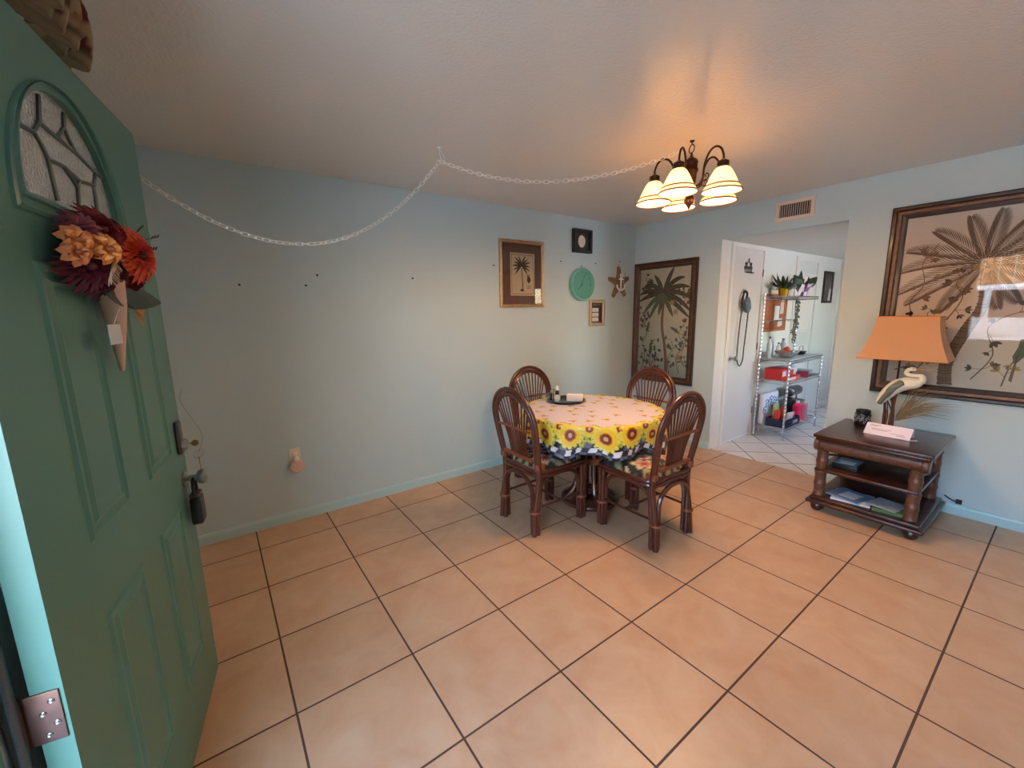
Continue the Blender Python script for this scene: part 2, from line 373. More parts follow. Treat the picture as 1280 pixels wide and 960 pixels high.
# arched moulding round the glass
def loop_mould(kw, kh, zb, prof):
    """sweep prof (inset, height) along the arch outline, closed along the base"""
    b = MB(); rings = []
    for d, h in prof:
        a = arch(kw-d, kh-d, zb+d); rings.append([(u, h, z) for u, z in a])
    n = len(rings[0]); vs = [p for r in rings for p in r]; fs = []
    for k in range(len(rings)-1):
        for i in range(n): j = (i+1) % n; fs.append((k*n+i, k*n+j, (k+1)*n+j, (k+1)*n+i))
    return b.add(vs, fs)
prof = [(0, 0), (.003, .006), (.009, .009), (.015, .008), (.020, .003), (.026, .004), (.031, .009), (.038, .009), (.044, .002), (.050, -.012)]
loop_mould(AW, AH, AZ, prof).build('glass_frame', M['green'], door, angle=30)
# textured panes and the lead came
g = MB(); a = arch(gw-.001, gh-.001, gz+.001); g.prism([(u, z) for u, z in a], lambda u, z: (u, -.020, z), lambda u, z: (u, -.014, z))
gl = g.build('fan_glass', M['dglass'], door, smooth=False)
cames = [[(.72, 1.855), (.637, 1.862), (.615, 1.847), (.599, 1.821), (.589, 1.735)], [(.585, 1.955), (.604, 1.894), (.637, 1.862)], [(.604, 1.894), (.532, 1.888), (.454, 1.884), (.382, 1.872), (.30, 1.862)], [(.599, 1.821), (.528, 1.827), (.455, 1.814), (.371, 1.825)], [(.528, 1.827), (.492, 1.807), (.473, 1.792), (.489, 1.735)], [(.455, 1.814), (.473, 1.792)], [(.371, 1.825), (.34, 1.872)], [(.371, 1.825), (.381, 1.735)], [(.532, 1.888), (.488, 1.925), (.454, 1.884)], [(.488, 1.925), (.475, 1.962)]]
b = MB()
for l in cames: b.tube([(u, -.012, z) for u, z in l], .0050, 6)
b.build('lead_came', mat('lead_came', (92, 102, 98), .5, .4), gl)
# hinge: leaf on the edge face, knuckle, leaf on the jamb
for zc in (.735, 1.86, .2):
    h = MB(); h.rbox(DW, DW+.003, -.058, -.006, zc-.05, zc+.055, .001); lf = h.build('hinge', M['hinge'], door)
    h = MB(); h.tube([(DW+.006, -.064, zc-.052), (DW+.006, -.064, zc+.056)], .0075, 12); h.build('knuckle', M['hinge'], lf)
    h = MB(); h.box(DW+.003, DW+.006, -.125, -.068, zc-.05, zc+.055); h.build('jamb_leaf', M['hinge'], lf, smooth=False)
    h = MB()
    for dy, dz in ((-.018, .035), (-.032, .012), (-.016, -.012), (-.03, -.034)): h.lathe([(.0052, 0), (.0052, .001), (.0032, .0022), (.0015, .0016)], (DW+.003, dy, zc+dz), 10, 'x')
    h.build('screw', M['steel'], lf)
# deadbolt with a key, lever handle
h = MB(); h.rbox(.035, .085, 0, .014, .965, 1.09, .012); db = h.build('deadbolt_plate', mat('dark_nickel', (92, 88, 84), .3, .9), door)
h = MB(); h.lathe([(.021, .012), (.021, .024), (.017, .03), (.006, .031)], (.06, 0, 1.0), 20, 'y'); h.build('cylinder', M['steel'], db)
h = MB(); h.tube([(.056, .03, 1.0), (.056, .05, 1.0)], .002, 6); h.lathe([(.001, 0), (.012, 0), (.012, .003), (.001, .003)], (.052, .05, .998), 14, 'x')
h.build('key', M['brass'], db)
h = MB(); h.lathe([(.028, 0), (.028, .006), (.018, .012), (.011, .016), (.011, .045)], (.06, 0, .865), 20, 'y')
h.lathe([(.012, .04), (.024, .046), (.028, .056), (.026, .066), (.014, .072), (.001, .073)], (.06, 0, .865), 20, 'y'); h.build('door_knob', M['steel'], door)

def dpt(s_, n_, z_): return DM @ Vector((s_, n_, z_-.018))
# keys hanging ring
k = empty('key_ring', dpt(.05, .055, .985)); tag(k, 'small metal key ring hanging from the key in the deadbolt of the green door', 'key ring')
h = MB(); h.tube([(.016*math.cos(a*PI/8), .012*math.cos(a*PI/8), -.014+.016*math.sin(a*PI/8)) for a in range(16)], .0012, 5, closed=True); h.build('ring', M['steel'], k)
h = MB(); h.box(-.001, .001, -.006, .006, -.075, -.04); h.lathe([(.001, 0), (.011, 0), (.011, .002), (.001, .002)], (-.001, 0, -.036), 12, 'x'); h.build('key', M['brass'], k)
h = MB(); h.tube(spline([(0, 0, -.01), (.02, -.01, .06), (-.01, 0, .14), (-.03, .0, .2), (-.02, .0, .24)]), .0009, 5); h.build('string', mat('beige_string', (150, 140, 125), .8), k)
# lock box on the lever
lb = empty('lock_box'); lb.matrix_world = Matrix.Translation(dpt(.063, .030, .705)) @ Matrix.Rotation(math.atan2(DD.y, DD.x), 4, 'Z'); tag(lb, 'black realtor lock box hanging from the knob of the green door', 'lock box')
h = MB(); h.rbox(-.034, .034, -.018, .018, 0, .105, .008); h.build('body', M['black'], lb)
h = MB(); h.rbox(-.030, .030, -.016, .016, .105, .122, .006); h.build('cap', mat('grey_lock_cap', (70, 62, 66), .45), lb)
h = MB(); h.tube(spline([(-.022, 0, .115), (-.024, 0, .15), (-.013, 0, .175), (.013, 0, .175), (.024, 0, .15), (.022, 0, .115)]), .0055, 10); h.build('shackle', M['black'], lb)

# ------------------------------------------------------------ flower cone hanging on the door
FB = Matrix.Translation(dpt(.33, .006, 1.60)) @ Matrix.Rotation(math.atan2(DD.y, DD.x), 4, 'Z')   # local x = along door towards hinge, local y = out? fixed below
FBm = Matrix(((DD.x, NRM.x, 0, 0), (DD.y, NRM.y, 0, 0), (0, 0, 1, 0), (0, 0, 0, 1)))
FB = Matrix.Translation(dpt(.33, .0, 1.60)) @ FBm
fl = empty('door_bouquet'); fl.matrix_world = FB; tag(fl, 'hanging cone of artificial autumn flowers on the green door', 'door bouquet')
def petal_ring(b, c, nrm, r0, r1, n, w, lift, droop=0, seed=0):
    nrm = Vector(nrm).normalized(); u = nrm.orthogonal().normalized(); v = nrm.cross(u); rr = random.Random(seed); c = Vector(c)
    for k in range(n):
        a = 2*PI*(k+rr.uniform(-.2, .2))/n; d = u*math.cos(a)+v*math.sin(a); t = nrm.cross(d); L = r1*rr.uniform(.9, 1.06)
        p = [c+d*r0, c+d*(r0+L*.5)+t*w+nrm*lift, c+d*(r0+L*.8)+t*w*.8+nrm*(lift-droop*.5), c+d*(r0+L)+nrm*(lift*.6-droop), c+d*(r0+L*.8)-t*w*.8+nrm*(lift-droop*.5), c+d*(r0+L*.5)-t*w+nrm*lift]
        mid = c+d*(r0+L*.55)+nrm*(lift*.55)
        b.add([*p, mid], [(0, 1, 6), (1, 2, 6), (2, 3, 6), (3, 4, 6), (4, 5, 6), (5, 0, 6)])
def flower(name, c, nrm, R0, n, cols, w=.008, center=(60, 20, 20), cr=.018, layers=2, seed=1):
    b = MB()
    for l in range(layers):
        b.cur = l % len(cols); petal_ring(b, c, nrm, cr*.4, R0*(1-.22*l), n-2*l, w*(1-.15*l), .006+.009*l, .012, seed+l)
    b.cur = len(cols); nn = Vector(nrm).normalized()
    b.sphere(Vector(c)+nn*.008, cr, 6, sz=.7)
    return b.build(name, [cm(*x) for x in cols]+[cm(*center)], fl)
OR = (206, 66, 38); OR2 = (224, 96, 52); BU = (120, 22, 34); BU2 = (92, 14, 34); PK = (196, 112, 60); PU = (126, 62, 84)
# door-plane coordinates: x>0 hinge side (image left), y out of door
flower('flower', (.150, .085, .050), (.35, 1, .05), .072, 26, [OR, OR2], .0075, (70, 16, 14), .016, 3, 3)
flower('flower', (.135, .060, -.005), (.3, 1, -.5), .062, 26, [BU, BU2], .006, BU2, .013, 3, 5)
flower('flower', (.275, .055, .090), (.5, 1, .3), .062, 28, [BU, (138, 28, 40)], .006, BU2, .013, 3, 7)
flower('flower', (.195, .050, .100), (.3, 1, .4), .050, 26, [(138, 28, 40), BU], .006, BU2, .012, 3, 8)
flower('flower', (.345, .045, .082), (.9, .8, .3), .042, 18, [PU, (150, 78, 84)], .005, (80, 30, 60), .010, 2, 9)
flower('flower', (.395, .055, .050), (.9, .8, .1), .032, 8, [PK, (214, 130, 70)], .010, (150, 80, 40), .008, 2, 11)
flower('flower', (.405, .055, .024), (.9, .8, 0), .028, 8, [PK, PK], .009, (130, 60, 40), .007, 2, 14)
flower('flower', (.345, .085, .040), (.6, 1, .1), .036, 9, [(214, 124, 50), (226, 146, 74)], .011, (150, 80, 40), .009, 2, 13)
flower('flower', (.355, .050, .002), (.7, 1, -.2), .060, 26, [(104, 20, 44), BU2], .006, BU2, .013, 3, 15)
flower('flower', (.225, .045, -.020), (.4, 1, -.4), .058, 24, [BU2, (66, 12, 26)], .006, BU2, .013, 3, 16)
flower('flower', (.300, .050, -.020), (.5, 1, -.4), .050, 24, [(84, 16, 40), (66, 12, 26)], .006, BU2, .012, 3, 17)
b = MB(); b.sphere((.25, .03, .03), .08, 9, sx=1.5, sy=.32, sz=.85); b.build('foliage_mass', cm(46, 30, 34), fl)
def leaf(b, p0, p1, w, up=(0, 0, 1), bend=.0):
    p0 = Vector(p0); p1 = Vector(p1); d = p1-p0; t = d.cross(Vector(up)).normalized()*w; n = d.cross(t).normalized()
    pts = []
    for k in range(7):
        q = k/6; wd = math.sin(PI*min(q*.95+.03, 1))**.8; c = p0+d*q+n*bend*math.sin(PI*q)
        pts += [c-t*wd, c+n*w*.15*wd, c+t*wd]
    b.add(pts, [(3*k, 3*k+1, 3*k+4, 3*k+3) for k in range(6)]+[(3*k+1, 3*k+2, 3*k+5, 3*k+4) for k in range(6)])
b = MB(); leaf(b, (.30, .055, -.048), (-.03, .075, -.068), .032, (0, 1, 0), .01); leaf(b, (.24, .05, -.05), (.08, .08, -.075), .028, (0, 1, .2)); leaf(b, (.32, .05, -.03), (.18, .06, -.08), .022, (0, 1, 0))
b.build('leaf', cm(44, 62, 46, .45), fl)
b = MB()
for k in range(28):
    q = k/28; p = Vector((.315+.05*q, .085, .016-.045*q)); sg = 1 if k % 2 else -1; b.tube([p, p+Vector((sg*R.uniform(.012, .028), .006, -.016))], .0009, 4)
b.tube([(.31, .083, .02), (.365, .086, -.032)], .002, 5); b.build('wheat_spray', cm(206, 178, 148), fl)
b = MB()
for p0, p1 in (((.08, .06, .09), (-.091, .08, .135)), ((.08, .06, .07), (-.05, .08, .092)), ((.1, .05, .09), (-.03, .06, .153))):
    p0 = Vector(p0); p1 = Vector(p1); b.tube([p0, p0.lerp(p1, .5)+Vector((0, .004, .003)), p1], .0011, 5)
    for q in (.7, .82, .94): c = p0.lerp(p1, q); b.tube([c, c+Vector((-.008, .003, .009))], .0018, 5)
b.build('twig', cm(48, 32, 34), fl)
b = MB(); leaf(b, (.01, .055, -.062), (.07, .055, -.14), .016, (.3, 1, 0), .02); leaf(b, (.02, .05, -.06), (.04, .05, -.11), .012, (0, 1, 0), .02); b.build('dry_leaf', cm(176, 130, 84), fl)
b = MB(); b.tube([(.225, .036, -.02), (.20, .035, -.08), (.188, .028, -.16), (.178, .022, -.25)], [.036, .026, .017, .005], 16); b.build('cone', cm(198, 164, 144, .7), fl)
b = MB(); b.box(.245, .315, .052, .054, -.175, -.128); b.tube([(.28, .053, -.128), (.22, .05, -.09)], .001, 4); b.build('price_tag', cm(196, 206, 208), fl, smooth=False)
b = MB(); b.tube(spline([(.22, .03, .08), (.2, .02, .12), (.19, .008, .16)]), .003, 6); b.build('hanger', cm(60, 90, 70), fl)

# ------------------------------------------------------------ window valance behind the open door
def valance():
    n, m = 150, 16; vs = []; fs = []; col = []
    y0, y1 = -2.06, -1.52
    for i in range(n+1):
        q = i/n; y = y0+(y1-y0)*q
        for j in range(m+1):
            p = j/m; amp = .014+.03*p; ph = math.sin(q*2*PI*11)*amp+math.sin(q*2*PI*4.3+1)*amp*.5
            drop = .205+.02*math.sin(q*2*PI*11+.6)+.03*q
            x = FX+.14+ph*.9+.035*math.sin(PI*p); z = 2.41-drop*p
            yy = y+.05*p*(q-.5)+.018*math.cos(q*2*PI*11)*p
            vs.append((x, yy, z))
            f = math.sin(q*60+p*5)*math.sin(p*9+q*18); g = math.sin(q*33-p*14+2)
            c = (172, 146, 112)
            if f > .45: c = (96, 34, 40)
            elif g > .55: c = (88, 70, 48)
            elif f < -.55: c = (140, 108, 80)
            if p > .93: c = (150, 128, 98)
            col.append(srgb(*c))
    for i in range(n):
        for j in range(m): fs.append((i*(m+1)+j, (i+1)*(m+1)+j, (i+1)*(m+1)+j+1, i*(m+1)+j+1))
    b = MB(); b.add(vs, fs); o = b.build('valance', vmat('floral_valance_cloth', .9), col=col, angle=180)
    sd = o.modifiers.new('thickness', 'SOLIDIFY'); sd.thickness = .003
    r = MB(); r.tube([(FX+.13, -2.12, 2.40), (FX+.13, -1.47, 2.40)], .008, 8)
    for y in (-2.1, -1.49): r.tube([(FX, y, 2.40), (FX+.13, y, 2.40)], .006, 8)
    r.build('curtain_rod', M['bronze'], o)
    return o
tag(valance(), 'brown and maroon floral window valance peeping over the top of the green door', 'valance')

# ------------------------------------------------------------ chain swags
def chain(name, curve, label, link=.034, w=.0095, r=.0017):
    P = [Vector(p) for p in curve]; Ls = [0]
    for a, b_ in zip(P, P[1:]): Ls.append(Ls[-1]+(b_-a).length)
    tot = Ls[-1]; pitch = link-2*r*1.6; N = int(tot/pitch); b = MB()
    def at(d):
        for i in range(len(P)-1):
            if Ls[i+1] >= d: return P[i].lerp(P[i+1], (d-Ls[i])/(Ls[i+1]-Ls[i])), (P[i+1]-P[i]).normalized()
        return P[-1], (P[-1]-P[-2]).normalized()
    for k in range(N):
        c, t = at((k+.5)*pitch); s_ = t.cross(Vector((0, 0, 1)))
        s_ = s_.normalized() if s_.length > .05 else Vector((1, 0, 0)); u = t.cross(s_)
        a = .55 if k % 2 else .55+PI/2; a += .25*math.sin(k*.7); d = s_*math.cos(a)+u*math.sin(a); pts = []
        for q in range(12):
            th = 2*PI*q/12; cx = math.cos(th); sy = math.sin(th)
            pts.append(c+t*((link/2-w)*(1 if cx > .01 else -1 if cx < -.01 else 0)+w*cx)+d*w*sy)
        b.tube(pts, r, 5, closed=True)
    return b.build(name, M['whitepl'])
HK = (-2.962, -.889, 2.44)
def para(a, b_, low, zl, n=40):    # sagging curve in the vertical plane through a and b_, with its low point
    A = Vector(a); B = Vector(b_); h = Vector((B.x-A.x, B.y-A.y, 0)); D = h.length; h.normalize(); out = []
    ka = (A.z-zl)/low**2; kb = (B.z-zl)/(D-low)**2
    for i in range(n+1):
        s_ = D*i/n; z = zl+(ka*(s_-low)**2 if s_ < low else kb*(s_-low)**2); out.append((A.x+h.x*s_, A.y+h.y*s_, z))
    return out
ch = chain('chain_swag', para((HK[0], HK[1], 2.365), (FX+.012, -.889, 2.26), .83, 1.835), '')
tag(ch, 'white plastic chain swag hanging from the ceiling hook left towards the front wall', 'chain')
CC = (-1.79, -1.77)
ch = chain('chain_swag', para((HK[0], HK[1], 2.365), (CC[0]-.02, CC[1]+.02, 2.40), .62, 2.237), '')
tag(ch, 'white plastic chain swag between the ceiling hook and the chandelier', 'chain')
b = MB(); b.lathe([(.012, 0), (.012, -.004), (.003, -.008)], HK, 12); b.tube(spline([(HK[0], HK[1], 2.436), (HK[0], HK[1], 2.40), (HK[0]+.012, HK[1], 2.375), (HK[0], HK[1], 2.36), (HK[0]-.012, HK[1], 2.372)]), .0022, 6)
b.tube(spline([(HK[0], HK[1], 2.43), (HK[0]+.02, HK[1]-.008, 2.40), (HK[0]+.03, HK[1]-.01, 2.37), (HK[0]+.01, HK[1], 2.36)]), .0018, 5)
tag(b.build('ceiling_hook', M['whitepl']), 'small white hook screwed into the ceiling where the chains meet', 'hook')

# ------------------------------------------------------------ chandelier
cz = 2.12
cd = empty('chandelier', (CC[0], CC[1], 0)); tag(cd, 'five armed bronze chandelier with glowing bell glass shades', 'chandelier')
b = MB(); b.lathe([(.001, 2.44), (.014, 2.44), (.012, 2.434), (.004, 2.428)], n=14); b.tube([(.0, 0, 2.43), (0, 0, 2.415)], .003, 6); b.tube([(.020*math.cos(a*PI/10)*.3, .020*math.cos(a*PI/10), 2.396+.022*math.sin(a*PI/10)) for a in range(20)], .003, 6, closed=True)
b.build('hanging_ring', M['bronze'], cd)
b = MB(); b.lathe([(.001, 2.376), (.006, 2.372), (.008, 2.355), (.018, 2.345), (.034, 2.335), (.040, 2.322), (.036, 2.312), (.036, 2.29), (.041, 2.283), (.041, 2.272), (.034, 2.262), (.032, 2.22), (.024, 2.19), (.017, 2.165), (.020, 2.14), (.030, 2.12), (.028, 2.10), (.014, 2.085), (.006, 2.07), (.001, 2.062)], n=24)
b.build('column', M['bronze'], cd)
def one_arm(ang):
    c, s_ = math.cos(ang), math.sin(ang); P = lambda r, z, o=0: (r*c-o*s_, r*s_+o*c, z)
    b = MB(); b.tube(spline([P(.028, 2.185), P(.06, 2.19), P(.082, 2.225), P(.088, 2.29), P(.115, 2.345), P(.15, 2.362), P(.183, 2.343), P(.199, 2.305), P(.2, 2.278)]), .0058, 10)
    b.tube(spline([P(.075, 2.205), P(.095, 2.20), P(.112, 2.21), P(.116, 2.228), P(.104, 2.238), P(.095, 2.228), P(.10, 2.22)]), .003, 6)
    arm = b.build('arm', M['bronze'], cd)
    b = MB(); x, y = .2*c, .2*s_; b.lathe([(.008, 2.285), (.017, 2.278), (.029, 2.272), (.031, 2.262), (.029, 2.250), (.033, 2.246), (.033, 2.240), (.001, 2.240)], (x, y, 0), 20); b.build('socket_cap', M['bronze'], arm)
    b = MB(); pr = [(.030, 2.243), (.044, 2.228), (.060, 2.200), (.076, 2.165), (.088, 2.142), (.099, 2.126), (.102, 2.120), (.100, 2.118), (.086, 2.138), (.073, 2.163), (.057, 2.198), (.042, 2.224), (.028, 2.238)]
    b.lathe(pr+[pr[0]], (x, y, 0), 32, cap=False); sh = b.build('glass_shade', M['alab'], arm)
    b = MB(); b.tube([(x+.0865*math.cos(t*PI/16), y+.0865*math.sin(t*PI/16), 2.146) for t in range(32)], .0042, 6, closed=True)
    b.tube([(x+.102*math.cos(t*PI/16), y+.102*math.sin(t*PI/16), 2.119) for t in range(32)], .0045, 6, closed=True); b.build('rim_band', cm(96, 62, 34, .4), sh)
    b = MB(); b.sphere((x, y, 2.178), .026, 8, sz=1.3); b.lathe([(.013, 2.205), (.013, 2.24)], (x, y, 0), 12)
    b.build('bulb', mat('lit_bulb', (255, 236, 200), .3, emit=(255, 200, 130), estr=8), sh)
    ld = bpy.data.lights.new('bulb_light', 'POINT'); ld.energy = BULB; ld.color = (1, .56, .27); ld.shadow_soft_size = .03
    lo = bpy.data.objects.new('bulb_light', ld); C.objects.link(lo); lo.location = (CC[0]+x, CC[1]+y, 2.135)
BULB = 3.0
for k in range(5): one_arm(math.radians(50+72*k))

# ------------------------------------------------------------ rattan chairs
def make_chair():
    root = empty('dining_chair')
    hw, top, r = .232, .985, .0145
    def bx(z): return -.205-(z-.45)*.175 if z > .45 else -.205-(.45-z)**2*.22
    def archpath(off, zstart):      # symmetric arch, inset by off
        pts = []
        for z in (zstart, (zstart+.55)/2, .55, .66, .76): 
            w_ = .196+.036*min(1, max(0, (z-.42)/.32))**.8-off; pts.append((bx(z), -w_, z))
        n = 12
        for k in range(1, n):
            a = PI*k/n; z = .76+(top-.76-off)*math.sin(a); pts.append((bx(z), -(hw-off)*math.cos(a), z))
        return pts+[(x, -y, z) for x, y, z in reversed(pts[:5])]
    b = MB(); b.tube(spline(archpath(0, .36), 4), r, 10); b.tube(spline(archpath(.029, .40), 4), r*.9, 10); b.build('back_frame', M['rattan'], root)
    b = MB(); b.tube(spline(archpath(.047, .50), 4), .006, 6); b.build('inner_hoop', M['rattan'], root)
    zb = .515
    for k in range(11):
        q = (k-5)/5; yb = q*.085; a = PI/2-q*1.12
        y1 = (hw-.05)*math.cos(a)*1.0; z1 = .76+(top-.76-.05)*math.sin(a)
        m_ = .70; ym = yb+(y1-yb)*.36
        MB().tube(spline([(bx(zb), yb, zb), (bx(.66), yb+(y1-yb)*.22, .66), (bx(z1), y1, z1)], 5), .0062, 6).build('spindle', M['rattan'], root)
    for z, w_, rr in ((.72, .175, .0075), (.515, .16, .011)):
        b = MB(); b.tube([(bx(z)-.012, -w_, z), (bx(z)-.014, 0, z), (bx(z)-.012, w_, z)], rr, 8)
        for k in range(22): y = -w_+2*w_*(k+.5)/22; b.tube([(bx(z)-.013, y-.004, z), (bx(z)-.013, y+.004, z)], rr*1.25, 8)
        b.build('wrapped_crossbar', M['wrap'], root)
    # legs: a straight pole each; the arched braces run beside them
    Fx, Fy, Rx, Ry = .205, .19, -.225, .185
    def wrapb(par, x, y, z, rx, ry):
        b = MB(); b.lathe([(1, -.009), (1.06, -.004), (1.06, .004), (1, .009)], (x, y, z), 16, sx=rx, sy=ry); b.build('binding', M['wrap'], par)
    for sy in (-1, 1):
        b = MB(); b.tube(spline([(Rx-.02, sy*(Ry+.004), 0), (Rx-.008, sy*Ry, .17), (-.208, sy*.188, .34), (bx(.46), sy*.197, .47)]), .0175, 10)
        b.tube(spline([(Rx+.012, sy*(Ry+.004), 0), (Rx+.022, sy*Ry, .17), (-.182, sy*.188, .40)]), .0150, 10)
        l = b.build('leg', M['rattan'], root); wrapb(l, Rx-.002, sy*(Ry-.012), .165, .037, .036)
        b = MB(); b.rbox(-.235, -.165, sy*.192-.022, sy*.192+.022, .455, .50, .008); b.build('binding', M['wrap'], l)
        b = MB(); b.tube([(Fx+.012, sy*Fy, 0), (Fx+.012, sy*Fy, .415)], .0165, 10); b.tube([(Fx-.017, sy*(Fy+.003), 0), (Fx-.017, sy*(Fy+.003), .40)], .0145, 10)
        l = b.build('leg', M['rattan'], root); wrapb(l, Fx, sy*(Fy-.01), .165, .037, .034)
    # braces: side arches and front/rear arches
    def brace(A, B, n_):
        A = Vector(A); B = Vector(B); d = (B-A).normalized()
        P = [A, A+Vector((0, 0, .17)), A+Vector((0, 0, .29))+d*.002, A+d*.03+Vector((0, 0, .35)), A+d*.09+Vector((0, 0, .385)), (A+B)/2+Vector((0, 0, .395)), B-d*.09+Vector((0, 0, .385)), B-d*.03+Vector((0, 0, .35)), B+Vector((0, 0, .29))-d*.002, B+Vector((0, 0, .17)), B]
        MB().tube(spline(P, 4), .0150, 8).build('arched_brace', M['rattan'], root)
    for sy in (-1, 1): brace((Rx+.028, sy*(Ry-.010), 0), (Fx-.025, sy*(Fy-.018), 0), 0)
    brace((Rx-.008, -(Ry-.027), 0), (Rx-.008, Ry-.027, 0), 0); brace((Fx+.012, -(Fy-.03), 0), (Fx+.012, Fy-.03, 0), 0)
    # stretchers
    for sy in (-1, 1): MB().tube([(Rx+.03, sy*(Ry-.005), .19), (Fx-.02, sy*Fy, .19)], .0085, 8).build('stretcher', M['rattan'], root)
    MB().tube([(0, -.185, .19), (0, .185, .19)], .0085, 8).build('stretcher', M['rattan'], root)
    # seat frame: two stacked hoops with rounded front
    def hoop(z, e): return spline([(-.20, -.19-e, z), (0, -.205-e, z), (.17, -.205-e, z), (.222+e, -.17, z), (.228+e, 0, z), (.222+e, .17, z), (.17, .205+e, z), (0, .205+e, z), (-.20, .19+e, z), (-.215, 0, z)], 5, True)
    b = MB(); b.tube(hoop(.418, 0), .015, 8, closed=True); b.tube(hoop(.443, .003), .0125, 8, closed=True); b.build('seat_frame', M['rattan'], root)
    # cushion
    n = 44; vs = []; fs = []; col = []
    fls = [(.10, -.12, .085, 0), (-.08, .10, .08, 1), (.10, .12, .06, 2), (-.1, -.12, .07, 3), (.0, .0, .05, 4)]
    def colf(x, y):
        c = (22, 26, 26)
        for (fx, fy, fr, s_) in fls:
            d = math.hypot(x-fx, y-fy); a = math.atan2(y-fy, x-fx)
            rp = fr*(.45+.55*abs(math.cos(a*3+s_)))
            if d < rp:
                c = (206, 196, 172) if s_ % 2 == 0 else (178, 172, 148)
                if d < rp*.62: c = (178, 70, 74)
                if d < fr*.2: c = (120, 40, 40)
                return c
        v = math.sin(x*42+math.sin(y*30)*1.6)*math.sin(y*38+x*12)
        if v > .42: c = (142, 140, 108)
        elif v > .25: c = (74, 88, 60)
        elif v < -.72: c = (176, 166, 136)
        return c
    for side in (1, 0):
        for i in range(n+1):
            for j in range(n+1):
                u = i/n*2-1; v = j/n*2-1
                # squircle mapping
                x = u*math.sqrt(1-v*v*.22)*.212; y = v*math.sqrt(1-u*u*.22)*.212
                e = max(abs(u), abs(v)); h = (1-e**5)**.5 if e < 1 else 0
                z = .452+(.050*h if side else -.012*h); vs.append((x+.008, y, z)); col.append(srgb(*colf(x, y)))
    N1 = (n+1)**2
    for i in range(n):
        for j in range(n):
            a = i*(n+1)+j; fs.append((a, a+n+1, a+n+2, a+1)); fs.append((N1+a, N1+a+1, N1+a+n+2, N1+a+n+1))
    b = MB(); b.add(vs, fs); b.build('seat_cushion', vmat('dark_floral_fabric', .8), root, col=col, angle=180)
    return root
proto = make_chair()
spots = [((-2.325, -1.065), 0, 'rattan dining chair at the left side of the table, fan back towards the green door'),
         ((-1.895, -1.605), PI/2, 'rattan dining chair with a bright lily on its cushion, on the kitchen-opening side in front'),
         ((-1.86, -.595), -PI/2, 'rattan dining chair behind the tray, nearest the long wall under the small palm print'),
         ((-1.415, -1.105), PI, 'rattan dining chair at the far side of the table, before the tall palm picture')]
for i, ((x, y), rz, lab) in enumerate(spots):
    o = proto if i == 0 else copy_tree(proto)
    o.location = (x, y, 0); o.rotation_euler = (0, 0, rz); tag(o, lab, 'chair', 'rattan chairs around the dining table')

# ------------------------------------------------------------ round table and its cloth
TC = (-1.865, -1.085); TR = .535; TZ = .738
tb = empty('dining_table', (TC[0], TC[1], 0)); tag(tb, 'round dining table with dark rattan pedestal under the sunflower cloth', 'table')
MB().lathe([(.001, TZ-.03), (TR-.02, TZ-.03), (TR-.005, TZ-.02), (TR-.005, TZ-.008), (TR-.02, TZ), (.001, TZ)], n=64).build('tabletop', M['tabw'], tb)
b = MB()
for k in range(12):
    a = 2*PI*k/12; c, s_ = math.cos(a), math.sin(a)
    b.tube(spline([(c*.20, s_*.20, .03), (c*.12, s_*.12, .12), (c*.095, s_*.095, .35), (c*.12, s_*.12, .6), (c*.22, s_*.22, .70)]), .0165, 8)
b.build('pedestal', M['rattan'], tb)
b = MB(); b.tube([(.21*math.cos(k*PI/16), .21*math.sin(k*PI/16), .02) for k in range(32)], .02, 8, closed=True); b.tube([(-.2, 0, .02), (.2, 0, .02)], .018, 8); b.tube([(0, -.2, .02), (0, .2, .02)], .018, 8); b.build('foot_ring', M['rattan'], tb)
b = MB(); b.lathe([(.102, .32), (.116, .325), (.116, .37), (.102, .375)], n=24); b.build('binding', M['wrap'], tb)
